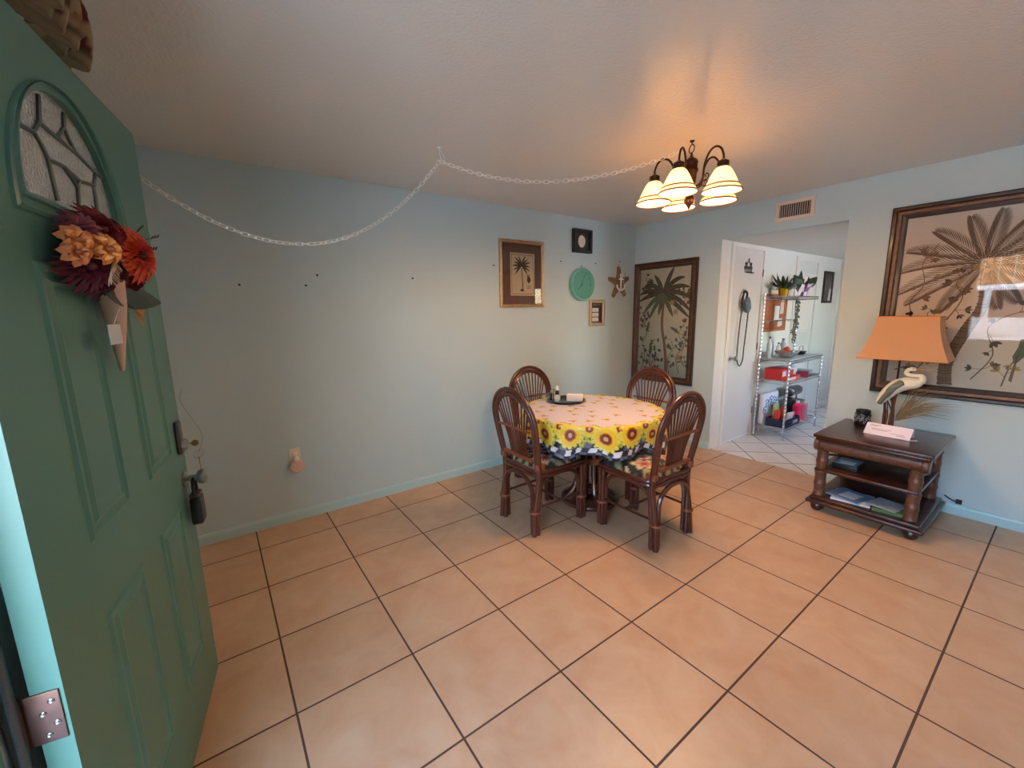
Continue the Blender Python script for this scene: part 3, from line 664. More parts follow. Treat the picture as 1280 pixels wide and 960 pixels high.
def cloth():
    NA, NR, NS = 560, 96, 46; rs = []; drop = .20; vs = []; fs = []; col = []
    rnd = random.Random(4)
    small = []
    for k in range(70):
        r = TR*.80*math.sqrt(rnd.random()); a = rnd.uniform(0, 2*PI)
        p = (r*math.cos(a), r*math.sin(a))
        if all(math.hypot(p[0]-q[0], p[1]-q[1]) > .085 for q in small): small.append(p)
    big = [(2*PI*(k+.5*0)/17+rnd.uniform(-.05, .05), TR+.065+rnd.uniform(-.018, .018), .085+rnd.uniform(-.008, .012)) for k in range(17)]
    big2 = [(2*PI*(k+.5)/17, TR+.005, .062) for k in range(17)]
    def sun(d, a, rp, ph):
        pet = rp*(.78+.22*abs(math.cos(a*7+ph)))
        if d < rp*.16: return (226, 170, 120)
        if d < rp*.36: return (120, 44, 26)
        if d < rp*.44: return (200, 110, 30)
        if d < pet: return (246, 206, 52) if d < rp*.75 else (240, 224, 96)
        return None
    edge_ph = [rnd.uniform(0, 6.28) for _ in range(6)]
    def colf(a, r):      # r: distance along the cloth from the centre
        x, y = r*math.cos(a), r*math.sin(a)
        if r > TR-.09:
            for (ba, br, bs) in big+big2:
                da = (a-ba+PI) % (2*PI)-PI
                if abs(da) > .4: continue
                dx = da*TR; dy = r-br; d = math.hypot(dx, dy)
                c = sun(d, math.atan2(dy, dx), bs, ba*9)
                if c: return c
            lim = TR-.045+.03*math.sin(a*17+1)+.012*math.sin(a*41)
            if r > lim:
                zz = TR+.105+.030*math.sin(a*17*1.0)+.020*math.sin(a*53+2)
                if r > zz:
                    aw = a*TR+.012*math.sin(a*17); i = int(math.floor((aw+r*.35)/.040)); j = int(math.floor((r-TR-aw*.0)/.036))
                    if (i+j) % 2: return (24, 28, 48)
                    return (232, 234, 242) if i % 2 == 0 else (96, 108, 134)
                q = math.sin(a*90)*math.sin(r*95)
                return (168, 178, 62) if q > .3 else (214, 204, 96) if q > -.45 else (86, 108, 52)
        for (px, py) in small:
            d = math.hypot(x-px, y-py)
            if d < .032:
                an = math.atan2(y-py, x-px)
                if d < .009: return (132, 62, 34)
                if d < .024*(.7+.3*abs(math.cos(an*4+px*40))): return (222, 176, 84)
                if math.sin(an*3+py*60) > .72: return (124, 132, 74)
        return (222, 215, 230)
    def fold(a): return .5+.5*math.sin(a*9+1.2*math.sin(a*2)+.6)
    rr = [TR*k/NR for k in range(NR+1)]
    for k in range(NR+1):
        r = rr[k]
        for i in range(NA):
            a = 2*PI*i/NA; z = TZ+.003+.0012*math.sin(a*3+r*9); vs.append((r*math.cos(a), r*math.sin(a), z)); col.append(srgb(*colf(a, r)))
    for k in range(1, NS+1):
        q = k/NS; s_ = drop*q
        for i in range(NA):
            a = 2*PI*i/NA; f = fold(a); qq = min(1, s_/.02)
            out = .006*qq+(.055*f-.018)*q**1.1; sag = .0
            d = drop*(1+.10*math.sin(a*9+.9)+.04*math.sin(a*23))
            z = TZ+.003-.004*qq-(d*q)*(1-.05*f); r = TR+out
            vs.append((r*math.cos(a), r*math.sin(a), z)); col.append(srgb(*colf(a, TR+s_)))
    K = NR+NS
    for k in range(K):
        for i in range(NA): j = (i+1) % NA; fs.append((k*NA+i, k*NA+j, (k+1)*NA+j, (k+1)*NA+i)) if k > 0 else fs.append((i, (k+1)*NA+j, (k+1)*NA+i)) if 0 else fs.append((k*NA+i, k*NA+j, (k+1)*NA+j, (k+1)*NA+i))
    b = MB(); b.add(vs, fs); o = b.build('tablecloth', vmat('printed_vinyl_cloth', .42), col=col, angle=180); o.location = (TC[0], TC[1], 0)
    return o
tag(cloth(), 'round tablecloth printed with yellow sunflowers and a navy checked edge', 'tablecloth')

# tray and what stands on it
TY = TZ+.005
tc_ = (-1.832, -.775)
b = MB(); b.lathe([(.001, 0), (.13, 0), (.152, .016), (.158, .018), (.150, .019), (.130, .006), (.001, .006)], (tc_[0], tc_[1], TY), 40)
tag(b.build('round_tray', mat('dark_grey_tray', (52, 52, 54), .3, .3)), 'round dark grey tray on the sunflower tablecloth', 'tray')
zt = TY+.0065
n_ = empty('napkin_stack', (tc_[0]+.055, tc_[1]-.045, zt), -.85); tag(n_, 'stack of white paper napkins lying on the dark tray', 'napkins')
for k in range(7): 
    b = MB(); b.rbox(-.065+.001*R.uniform(-1, 1), .065, -.042, .042+.001*R.uniform(-1, 1), k*.0072, k*.0072+.0068, .003)
    b.build('napkin', M['paper'], n_)
bw = empty('small_bowl', (-1.915, -.755, zt)); tag(bw, 'small white square bowl holding packets, on the dark tray', 'bowl')
b = MB(); b.lathe([(.001, 0), (.022, 0), (.034, .03), (.037, .042), (.033, .041), (.030, .03), (.018, .005), (.001, .005)], n=4); b.build('bowl', M['whitepl'], bw, bevel=.002)
b = MB()
for k in range(5): b.box(-.018+.008*k, -.012+.008*k, -.014, .014, .012, .050+.004*(k % 2))
b.build('sugar_packet', [cm(222, 216, 180)], bw, smooth=False)
def shaker(x, y, capcol, bodycol, h, lab, cat='shaker', name='salt_shaker'):
    e = empty(name, (x, y, zt)); tag(e, lab, cat)
    MB().lathe([(.001, 0), (.017, 0), (.019, .01), (.016, h*.55), (.012, h*.7), (.012, h*.72), (.001, h*.72)], n=18).build('body', bodycol, e)
    MB().lathe([(.0135, h*.70), (.015, h*.73), (.015, h*.9), (.010, h), (.001, h)], n=18).build('cap', capcol, e)
shaker(-1.865, -.70, M['whitepl'], M['black'], .115, 'black pepper mill with white cap at the back of the tray')
shaker(-1.915, -.695, M['steel'], mat('dark_glass', (40, 44, 40), .1, trans=.4), .09, 'short dark glass shaker with steel cap left of the pepper mill', name='pepper_shaker')
shaker(-1.875, -.655, M['black'], M['steel'], .085, 'small steel shaker with black cap behind the pepper mill', name='steel_shaker')
e = empty('napkin_holder', (-1.955, -.72, zt), .4); tag(e, 'small wire caddy with upright rods at the left edge of the tray', 'caddy')
b = MB()
for dx in (-.016, .016):
    for dy in (-.025, .025): b.tube([(dx, dy, 0), (dx, dy, .072)], .0024, 6)
b.build('rod', M['chrome'], e); MB().box(-.02, .02, -.03, .03, 0, .004).build('base_plate', M['steel'], e, smooth=False)

# ------------------------------------------------------------ framed pictures
class Art:
    """flat printed shapes on a plane; u to the viewer's right, v up, metres"""
    def __init__(s, mp): s.b = MB(); s.mp = mp; s.d = .0012; s.mats = []
    def m(s, mt):
        if mt not in s.mats: s.mats.append(mt)
        s.b.cur = s.mats.index(mt); s.d += 1.5e-6
    def poly(s, pts, mt): s.m(mt); s.b.add([s.mp(u, v, s.d) for u, v in pts], [tuple(range(len(pts)))])
    def stroke(s, pts, w0, w1, mt, n=6):
        s.m(mt); P = spline([(u, v, 0) for u, v in pts], n); L = len(P); vs = []
        for i, p in enumerate(P):
            t = (P[min(i+1, L-1)]-P[max(i-1, 0)]); t = t.normalized() if t.length > 0 else Vector((1, 0, 0)); q = Vector((-t.y, t.x, 0)); w = (w0+(w1-w0)*i/(L-1))/2
            vs += [s.mp(p.x+q.x*w, p.y+q.y*w, s.d), s.mp(p.x-q.x*w, p.y-q.y*w, s.d)]
        s.b.add(vs, [(2*i, 2*i+1, 2*i+3, 2*i+2) for i in range(L-1)])
    def leafp(s, u, v, a, L, w, mt, bend=0):
        n = 7; c, sn = math.cos(a), math.sin(a); top = []; bot = []
        for i in range(n+1):
            t = i/n; wd = w*math.sin(PI*t)**.8/2; x = t*L; y = bend*L*t*t
            top.append((u+(x*c-(y+wd)*sn), v+(x*sn+(y+wd)*c))); bot.append((u+(x*c-(y-wd)*sn), v+(x*sn+(y-wd)*c)))
        s.poly(top+bot[::-1][1:-1], mt)
    def frond(s, u, v, a, L, droop, mt, mt2, n=22, lw=.0045, ll=.09, feather=1):
        pts = []
        for i in range(n+1):
            t = i/n; x = t*L; y = -droop*L*t*t
            pts.append((u+x*math.cos(a), v+x*math.sin(a)+y))
        for i in range(1, n+1):
            t = i/n; p = pts[i]; q = pts[i-1]; ta = math.atan2(p[1]-q[1], p[0]-q[0]); l = ll*(math.sin(PI*min(t*.9+.08, 1))**.6)
            for sg in (1, -1): s.leafp(p[0], p[1], ta+sg*(.75-.25*t)-(.25 if sg > 0 else -.05)*feather, l, lw*2.2, mt if (i+sg) % 3 else mt2, -.12*sg)
        s.stroke(pts, lw*1.6, lw*.5, mt2, 2)
    def bird(s, u, v, k, a, m1, m2, m3):
        def tr(x, y): return (u+(x*math.cos(a)-y*math.sin(a))*k, v+(x*math.sin(a)+y*math.cos(a))*k)
        s.poly([tr(x, y) for x, y in ((-.5, -.05), (-.2, .16), (.2, .2), (.45, .28), (.55, .22), (.66, .2), (.55, .12), (.35, -.02), (0, -.14))], m1)
        s.poly([tr(x, y) for x, y in ((.1, .1), (-.2, .05), (-.8, -.22), (-.3, -.02))], m2)
        s.poly([tr(x, y) for x, y in ((-.4, 0), (-1.1, -.2), (-1.15, -.32), (-.5, -.1))], m3)
        s.poly([tr(x, y) for x, y in ((.42, .27), (.52, .27), (.5, .17), (.4, .16))], m3)
    def vine(s, pts, mt, ml, seed, w=.006, nl=12, ls=.035):
        rr = random.Random(seed); s.stroke(pts, w, w*.4, mt)
        P = spline([(u, v, 0) for u, v in pts], 8)
        for i in range(nl):
            p = P[rr.randrange(2, len(P))]; a = rr.uniform(0, 2*PI); l = ls*rr.uniform(.7, 1.3)
            e = (p.x+math.cos(a)*l, p.y+math.sin(a)*l); s.stroke([(p.x, p.y), ((p.x+e[0])/2+.005, (p.y+e[1])/2), e], w*.5, w*.3, mt, 3)
            for d in (-.7, 0, .7): s.leafp(e[0], e[1], a+d, l*.8, l*.34, ml if rr.random() < .7 else mt)
    def build(s, name, par): return s.b.build(name, s.mats, par, smooth=False)
def frame_ring(mp, u0, u1, v0, v1, prof):
    """mitred moulding: prof list of (inset, depth)"""
    b = MB(); vs = []
    for d, h in prof: vs += [mp(u0+d, v0+d, h), mp(u1-d, v0+d, h), mp(u1-d, v1-d, h), mp(u0+d, v1-d, h)]
    fs = []
    for k in range(len(prof)-1):
        for i in range(4): j = (i+1) % 4; fs.append((4*k+i, 4*k+j, 4*k+4+j, 4*k+4+i))
    b.add(vs, fs); return b
# plane maps: right wall x=0 (u -> -y, out = -x); left wall y=0 (u -> x, out = -y)
def right_map(y0, z0): return lambda u, v, d: (-d, y0-u, z0+v)
def left_map(x0, z0): return lambda u, v, d: (x0+u, -d, z0+v)

# large palm picture (right wall)
def pic(name, mp, W, Hh, fw, sheet, label, cat='framed picture', dark=True):
    root = empty(name, mp(0, 0, 0)); inv = Vector(mp(0, 0, 0))
    lm = lambda u, v, d: tuple(Vector(mp(u, v, d))-inv)
    if dark:
        b = frame_ring(lm, 0, W, 0, Hh, [(0, .002), (0, .026), (fw*.10, .034), (fw*.28, .034), (fw*.34, .028)]); b.build('frame', M['frm'], root, smooth=False)
        frame_ring(lm, 0, W, 0, Hh, [(fw*.34, .028), (fw*.42, .034), (fw*.62, .032), (fw*.70, .024)]).build('frame_gilt', M['gilt'], root, smooth=False)
        frame_ring(lm, 0, W, 0, Hh, [(fw*.70, .024), (fw*.9, .018), (fw, .014), (fw, .004)]).build('frame_inner', M['frm'], root, smooth=False)
    b = MB(); b.add([lm(fw*.6, fw*.6, .003), lm(W-fw*.6, fw*.6, .003), lm(W-fw*.6, Hh-fw*.6, .003), lm(fw*.6, Hh-fw*.6, .003)], [(0, 1, 2, 3)]); b.build('print_sheet', sheet, root, smooth=False)
    b = MB(); b.add([lm(fw*.9, fw*.9, .010), lm(W-fw*.9, fw*.9, .010), lm(W-fw*.9, Hh-fw*.9, .010), lm(fw*.9, Hh-fw*.9, .010)], [(0, 1, 2, 3)]); b.build('glass', M['glass'], root, smooth=False)
    tag(root, label, cat); return root, lm
root, lm = pic('framed_palm_picture', right_map(-2.305, .825), 1.12, 1.355, .088, M['print3'], 'large framed palm tree print above the end table, mostly behind the lamp shade')
A = Art(lm); A.d = .0036
pd, pm, pg, pl, pgo = M['pdk'], M['pmd'], M['pgr'], M['plt'], M['pgd']
for i, pts in enumerate([[(.14, .42), (.18, .55), (.16, .68), (.22, .8), (.2, .95), (.27, 1.08)], [(.13, .3), (.2, .42), (.3, .5), (.26, .6), (.36, .62)], [(.52, .15), (.6, .32), (.56, .5), (.68, .6), (.8, .58), (.95, .66)],
                         [(.66, .12), (.7, .3), (.82, .36), (.92, .3), (1.0, .42)], [(.2, .14), (.28, .26), (.2, .34), (.34, .40)], [(.9, .75), (.97, .9), (.93, 1.05), (1.0, 1.18)], [(.36, .55), (.42, .7), (.38, .8), (.46, .88)]]):
    A.vine(pts, pm, [pl, pg, pd, pgo][i % 4], 30+i, .008, 11, .045)
A.stroke([(.40, .10), (.395, .26), (.46, .48), (.52, .66), (.50, .90)], .072, .048, pm, 10)
for k in range(26):
    t = k/26; P = spline([(.40, .10, 0), (.395, .26, 0), (.46, .48, 0), (.52, .66, 0), (.50, .90, 0)], 10); p = P[int(t*(len(P)-1))]; A.stroke([(p.x-.04+.01*t, p.y), (p.x, p.y-.008), (p.x+.04-.01*t, p.y+.003)], .005, .004, pd, 3)
for a, L, dr in [(2.95, .42, .28), (2.7, .42, .18), (2.35, .36, .1), (1.9, .3, 0), (1.45, .3, -.02), (1.0, .36, .05), (.65, .46, .1), (.3, .46, .22), (0, .42, .35), (3.35, .42, .25), (3.7, .42, .1), (-.35, .36, .25), (4.2, .36, .0), (-1.0, .3, 0), (5.0, .30, 0)]:
    A.frond(.50, .93, a, L, dr, M['pmd'] if a > .5 else M['pbr'], M['pbr'], 21, .0026, .12)
for k in range(7): A.leafp(.50+.02*math.cos(k), .90+.02*math.sin(k*2), k, .035, .03, pgo if k % 2 else prd if 0 else M['plt'])
A.bird(.72, .34, .16, 1.2, pg, pd, pm); A.bird(.30, .52, .10, .4, pd, pm, pd)
for u, v in ((.90, .42), (.30, .28), (.82, .62)):
    for k in range(8): A.leafp(u, v, k*.785, .05, .028, pgo if k % 2 else pl)
A.build('palm_print', root)
# tall palm picture (right wall near the corner)
root, lm = pic('framed_palm_picture', right_map(-.022, .655), .79, 1.355, .075, M['print2'], 'tall framed palm tree print with birds, in the corner beside the kitchen opening')
A = Art(lm); A.d = .0036
for i, pts in enumerate([[(.12, .12), (.17, .3), (.13, .45), (.2, .55)], [(.22, .12), (.28, .25), (.24, .38), (.3, .5)], [(.62, .12), (.58, .3), (.66, .42), (.6, .56), (.66, .66)], [(.5, .1), (.48, .28), (.54, .4), (.5, .5)], [(.34, .1), (.3, .2), (.35, .3)],
                         [(.1, .6), (.16, .7), (.12, .8)], [(.68, .2), (.64, .32), (.7, .5)], [(.12, 1.02), (.17, 1.1), (.14, 1.2)], [(.6, .85), (.66, .95), (.62, 1.05)]]):
    A.vine(pts, M['pbr'], [pg, pd, M['pbr']][i % 3], 60+i, .008, 14, .042)
A.stroke([(.46, .10), (.455, .24), (.43, .42), (.385, .66), (.40, .98)], .040, .030, pm, 10)
for a, L, dr in [(3.05, .29, .35), (2.7, .32, .45), (2.3, .36, .55), (1.95, .30, .3), (1.25, .36, .25), (.95, .40, .45), (.62, .36, .45), (.3, .33, .5), (-.1, .32, .5), (3.5, .26, .5), (4.0, .24, .3), (-.6, .36, .1), (5.2, .26, 0), (4.5, .22, 0)]:
    n = 14; L *= 1.12; c0 = (.385, 1.0); pts = [(c0[0]+L*t/n*math.cos(a), c0[1]+L*t/n*math.sin(a)-dr*L*(t/n)**2) for t in range(n+1)]
    t1 = []; t2 = []
    for i, p in enumerate(pts):
        q = pts[min(i+1, n)]; r_ = pts[max(i-1, 0)]; dx, dy = q[0]-r_[0], q[1]-r_[1]; l = math.hypot(dx, dy) or 1; wd = .025*math.sin(PI*min(1, (i/n)*.85+.13))**.7*(1 if i < n else 0)
        t1.append((p[0]-dy/l*wd, p[1]+dx/l*wd)); t2.append((p[0]+dy/l*wd, p[1]-dx/l*wd))
    A.m(pd if L > .3 else pg); vs = []
    for p, q in zip(t1, t2): vs += [lm(p[0], p[1], A.d), lm(q[0], q[1], A.d)]
    A.b.add(vs, [(2*i, 2*i+1, 2*i+3, 2*i+2) for i in range(n)])
    A.stroke(pts, .005, .002, pm, 2)
A.bird(.2, .62, .12, 1.1, pg, pd, pgo); A.bird(.56, .60, .12, 2.4, pg, pm, pgo); A.bird(.25, .36, .14, 1.3, pg, pd, pd)
for u, v in ((.5, .9), (.25, .2), (.6, .3), (.55, .8)):
    for k in range(6): A.leafp(u, v, k*1.05, .035, .02, pl)
A.build('palm_print', root)
# small palm print on the long wall
mp = left_map(-1.952, 1.528); root = empty('framed_palm_print', mp(0, 0, 0)); inv = Vector(mp(0, 0, 0)); lm = lambda u, v, d: tuple(Vector(mp(u, v, d))-inv)
W, Hh = .53, .62
frame_ring(lm, 0, W, 0, Hh, [(0, .001), (0, .018), (.006, .024), (.012, .018), (.022, .022), (.030, .012), (.030, .004)]).build('frame', M['gold'], root, smooth=False)
MB().add([lm(.02, .02, .004), lm(W-.02, .02, .004), lm(W-.02, Hh-.02, .004), lm(.02, Hh-.02, .004)], [(0, 1, 2, 3)]).build('mat_board', M['mat1'], root, smooth=False)
frame_ring(lm, .125, W-.115, .11, Hh-.115, [(0, .0042), (0, .0065), (.012, .0065), (.012, .0045)]).build('inner_mat', M['cream'], root, smooth=False)
MB().add([lm(.13, .115, .0046), lm(W-.12, .115, .0046), lm(W-.12, Hh-.12, .0046), lm(.13, Hh-.12, .0046)], [(0, 1, 2, 3)]).build('print_sheet', M['cream'], root, smooth=False)
A = Art(lm); A.d = .0050
u0, u1, v0, v1 = .142, W-.132, .126, Hh-.132
for a_, b_ in (((u0, v0), (u1, v0)), ((u1, v0), (u1, v1)), ((u1, v1), (u0, v1)), ((u0, v1), (u0, v0))): A.stroke([a_, b_], .004, .004, M['prd'], 1)
A.stroke([(.268, .15), (.27, .22), (.262, .30), (.26, .37)], .014, .009, pm)
for k in range(12):
    a = -.6+k*.39; A.leafp(.26, .385, a, .10+.01*(k % 2), .018, pd, -.25 if math.cos(a) > 0 else .25)
for k in range(5): A.leafp(.262, .15, .3+k*.6, .03, .01, pd)
A.leafp(.345, .225, PI/2, .07, .045, pd); A.leafp(.335, .28, 1.9, .03, .012, pd); A.leafp(.345, .285, 1.4, .03, .012, pd)
for k in range(3): A.stroke([(.322, .205-.012*k), (.37, .205-.012*k)], .004, .004, pm, 1)
A.build('palm_print', root)
MB().add([lm(.028, .028, .009), lm(W-.028, .028, .009), lm(W-.028, Hh-.028, .009), lm(.028, Hh-.028, .009)], [(0, 1, 2, 3)]).build('glass', M['glass'], root, smooth=False)
tag(root, 'small palm print in gold frame and mauve mat on the long wall', 'framed picture')
# black shadow box with an oval cameo
mp = left_map(-1.03, 2.085); root = empty('shadow_box', mp(0, 0, 0)); inv = Vector(mp(0, 0, 0)); lm = lambda u, v, d: tuple(Vector(mp(u, v, d))-inv)
W, Hh = .265, .235
frame_ring(lm, 0, W, 0, Hh, [(0, .001), (0, .04), (.004, .045), (.022, .045), (.026, .04), (.028, .012)]).build('frame', M['blackm'], root, smooth=False)
MB().add([lm(.02, .02, .012), lm(W-.02, .02, .012), lm(W-.02, Hh-.02, .012), lm(.02, Hh-.02, .012)], [(0, 1, 2, 3)]).build('backing', cm(40, 32, 30), root, smooth=False)
b = MB(); b.lathe([(.056, .012), (.052, .018), (.03, .024), (.001, .025)], n=28, axis='y', sx=1, sy=1)
b.v = [(x*.92+W/2, -y, z*1.12+Hh/2) for x, y, z in b.v]; b.build('cameo_oval', cm(226, 214, 192), root)
tag(root, 'square black shadow box with a cream oval shell, topmost on the long wall', 'shadow box')
# teal clock
ck = empty('wall_clock', (-.898, 0, 1.76)); tag(ck, 'round teal wall clock between the black shadow box and the card frame', 'clock')
b = MB(); b.lathe([(.001, 0), (.160, 0), (.170, -.006), (.172, -.04), (.166, -.05), (.156, -.05), (.150, -.03), (.148, -.018)], n=48, axis='y', cap=False); b.build('rim', M['teal'], ck)
MB().lathe([(.150, -.018), (.001, -.018)], n=48, axis='y', cap=False).build('face', M['teal2'], ck)
b = MB()
for k in range(12):
    a = PI*k/6; c, s_ = math.sin(a), math.cos(a); d = .128
    b.box(d*c-.004-.004*(k % 3 == 0), d*c+.004+.004*(k % 3 == 0), -.020, -.0185, d*s_-.009, d*s_+.009)
b.build('hour_mark', cm(68, 134, 120), ck, smooth=False)
b = MB(); b.tube([(0, -.022, 0), (-.055, -.022, -.055)], .003, 5); b.tube([(0, -.024, 0), (.04, -.024, .10)], .0022, 5); b.lathe([(.008, -.018), (.008, -.027), (.001, -.028)], n=12, axis='y'); b.build('hands', cm(36, 96, 84), ck)
# card frame (three printed cards, dark header)
mp = left_map(-.765, 1.315); root = empty('card_frame', mp(0, 0, 0)); inv = Vector(mp(0, 0, 0)); lm = lambda u, v, d: tuple(Vector(mp(u, v, d))-inv)
W, Hh = .245, .285
frame_ring(lm, 0, W, 0, Hh, [(0, .001), (0, .014), (.008, .02), (.026, .02), (.034, .01), (.036, .004)]).build('frame', mat('champagne_frame', (178, 156, 128), .4, .4), root, smooth=False)
MB().add([lm(.03, .03, .004), lm(W-.03, .03, .004), lm(W-.03, Hh-.03, .004), lm(.03, Hh-.03, .004)], [(0, 1, 2, 3)]).build('backing', cm(48, 40, 44), root, smooth=False)
for k in range(3):
    z0 = .050+k*.052; b = MB(); b.add([lm(.05, z0, .0055), lm(.15, z0, .0055), lm(.15, z0+.042, .0055), lm(.05, z0+.042, .0055)], [(0, 1, 2, 3)]); b.cur = 1
    for q in range(3): b.add([lm(.06, z0+.008+q*.011, .0058), lm(.125-.012*q, z0+.008+q*.011, .0058), lm(.125-.012*q, z0+.011+q*.011, .0058), lm(.06, z0+.011+q*.011, .0058)], [(0, 1, 2, 3)])
    b.cur = 2; b.add([lm(.16, z0+.008, .0058), lm(.185, z0+.004, .0058), lm(.185, z0+.032, .0058), lm(.165, z0+.034, .0058)], [(0, 1, 2, 3)])
    b.build('card', [cm(226, 214, 204), cm(150, 138, 130), cm(26, 22, 24)], root, smooth=False)
MB().add([lm(.055, .225, .0055), lm(.185, .225, .0055), lm(.185, .237, .0055), lm(.055, .237, .0055)], [(0, 1, 2, 3)]).build('header', cm(108, 96, 92), root, smooth=False)
tag(root, 'small frame with three stacked white cards on black, lowest on the long wall', 'framed cards')
# starfish with anchor
st = empty('starfish_ornament', (-.283, 0, 1.79)); tag(st, 'wooden starfish with a white anchor hanging near the room corner', 'wall ornament')
b = MB(); pts = []; bk = []
for k in range(10):
    a = PI/2+k*PI/5+.05; r = .19 if k % 2 == 0 else .072
    pts.append((r*math.cos(a), r*math.sin(a)))
fine = []
for k in range(10):
    p = Vector((*pts[k], 0)); q = Vector((*pts[(k+1) % 10], 0))
    if k % 2 == 0: t = Vector((-p.y, p.x, 0)).normalized()*.024; fine += [p-t*.0+t*0, p+t*.9-p*.05]
    else: fine += [p]
    if k % 2 == 1: t = Vector((-q.y, q.x, 0)).normalized()*.024; fine += [q-t*.9-q*.05]
n = len(fine); vs = [(p.x, 0, p.y) for p in fine]+[(p.x*.96, -.014, p.y*.96) for p in fine]+[(0, -.03, 0)]
b.add(vs, [(i, (i+1) % n, n+(i+1) % n, n+i) for i in range(n)]+[(n+i, n+(i+1) % n, 2*n) for i in range(n)]+[tuple(reversed(range(n)))])
b.build('starfish', mat('driftwood_brown', (130, 106, 90), .8, bump=(90, .6, .004), var=(30, .3)), st, smooth=False)
b = MB(); b.tube([(0, -.036, .055), (0, -.036, -.055)], .007, 8); b.tube([(.014*math.cos(a*PI/7), -.036, .066+.014*math.sin(a*PI/7)) for a in range(14)], .005, 6, closed=True)
b.tube([(-.028, -.036, .035), (.028, -.036, .035)], .006, 6); b.tube(spline([(-.055, -.036, -.015), (-.045, -.036, -.045), (0, -.036, -.066), (.045, -.036, -.045), (.055, -.036, -.015)]), [.003]+[.008]*31+[.003], 8)
b.v = [(x*1.25, y-.002, z*1.25) for x, y, z in b.v]; b.build('anchor', M['whitepl'], st)
b = MB(); b.tube(spline([(.05, -.03, .03), (.07, -.034, .09), (.085, -.03, .12)]), .004, 6); b.tube([(.05, -.034, 0), (.055, -.034, .045)], .005, 6); b.build('rope_sprig', cm(176, 160, 130), st)
b = MB(); b.tube([(0, -.004, .18), (0, -.003, .215)], .0025, 6); b.build('loop', cm(150, 140, 120), st)
# nails left in the long wall
def nail(x, z, lab):
    b = MB(); b.lathe([(.0015, 0), (.0015, -.008), (.0075, -.009), (.0075, -.012), (.001, -.0125)], (x, 0, z), 10, 'y'); tag(b.build('wall_nail', M['blackm']), lab, 'nail', 'nails and anchors left in the long wall')
for x, z, lab in [(-3.982, 1.688, 'small dark nail in the long wall nearest the green door'), (-3.591, 1.692, 'lower nail of the close pair under the chain swag'), (-3.512, 1.765, 'upper nail of the close pair under the chain swag'),
                  (-2.802, 1.765, 'lone nail in the blank middle of the long wall'), (-2.015, 1.905, 'nail just left of the small gold framed palm print'), (-.898, 1.948, 'nail just above the teal clock'),
                  (-1.19, 1.985, 'nail between the gold framed print and the shadow box'), (-.68, 1.99, 'nail between the shadow box and the starfish'), (-.28, 2.03, 'nail that carries the starfish')]: nail(x, z, lab)
# outlet and plug-in
o = empty('wall_outlet', (-3.776, 0, .46)); tag(o, 'ivory outlet plate low on the long wall', 'outlet')
b = MB(); b.rbox(-.036, .036, -.006, 0, -.02, .085, .003); b.build('cover_plate', M['ivory'], o)
b = MB(); b.rbox(-.016, .016, -.010, 0, .030, .060, .004); b.build('receptacle', M['whitepl'], o)
o = empty('plug_in_air_freshener', (-3.772, -.008, .45)); tag(o, 'octagonal beige plug-in air freshener in the long wall outlet', 'air freshener')
b = MB(); b.lathe([(.001, 0), (.044, 0), (.050, -.008), (.050, -.022), (.042, -.032), (.001, -.034)], (0, 0, -.035), 8, 'y'); b.build('body', mat('beige_plastic', (222, 186, 166), .5), o, smooth=False)
b = MB(); b.lathe([(.016, 0), (.016, -.03), (.010, -.036), (.001, -.036)], (0, 0, .02), 14, 'y'); b.build('plug_knob', M['whitepl'], o)

# air vent over the kitchen opening
v = empty('air_vent', (0, -1.50, 2.222)); tag(v, 'white metal air vent high over the kitchen opening', 'vent')
lm = lambda u, w_, d: (-d, -u, w_)
frame_ring(lm, 0, .30, 0, .168, [(0, 0), (0, .006), (.006, .012), (.026, .012), (.032, .006), (.032, -.02)]).build('frame', mat('vent_white', (224, 204, 190), .5), v, smooth=False)
MB().add([lm(.02, .02, .001), lm(.28, .02, .001), lm(.28, .148, .001), lm(.02, .148, .001)], [(0, 1, 2, 3)]).build('duct', cm(30, 22, 22), v, smooth=False)
b = MB()
for k in range(14): u = .040+k*.0168; b.box(-.009, -.002, -u-.0022, -u+.0022, .03, .138)
b.build('slats', mat('vent_slat', (206, 186, 172), .5), v, smooth=False)

# ------------------------------------------------------------ end table by the right wall
et = empty('end_table', (0, 0, 0)); tag(et, 'dark espresso end table with bamboo shaped columns below the large palm print', 'end table')
X0_, X1_, YA, YB = -.725, -.045, -2.81, -2.185
b = MB(); b.rbox(X0_, X1_, YA, YB, .556, .582, .006); b.build('tabletop', M['esp'], et)
b = MB(); b.rbox(X0_+.012, X1_-.01, YA+.012, YB-.012, .536, .557, .008); b.build('top_moulding', M['esp'], et)
def bamboo(b, x, y, z0, z1, r, rings=4):
    pr = [(.001, z0)]
    for k in range(rings):
        a = z0+(z1-z0)*k/rings; c = z0+(z1-z0)*(k+1)/rings; pr += [(r*1.06, a+.003), (r*1.06, a+.009), (r*.98, a+.015), (r*.96, (a+c)/2), (r*.98, c-.015), (r*1.05, c-.006)]
    pr += [(r*1.12, z1), (.001, z1)]; b.lathe(pr, (x, y, 0), 20)
FX_, BX_ = X0_+.075, X1_-.06
for x, y in ((FX_, -2.235), (FX_, -2.735), (BX_, -2.235), (BX_, -2.735)):
    b = MB(); bamboo(b, x, y, .112, .46, .035); b.build('column', M['esp2'], et)
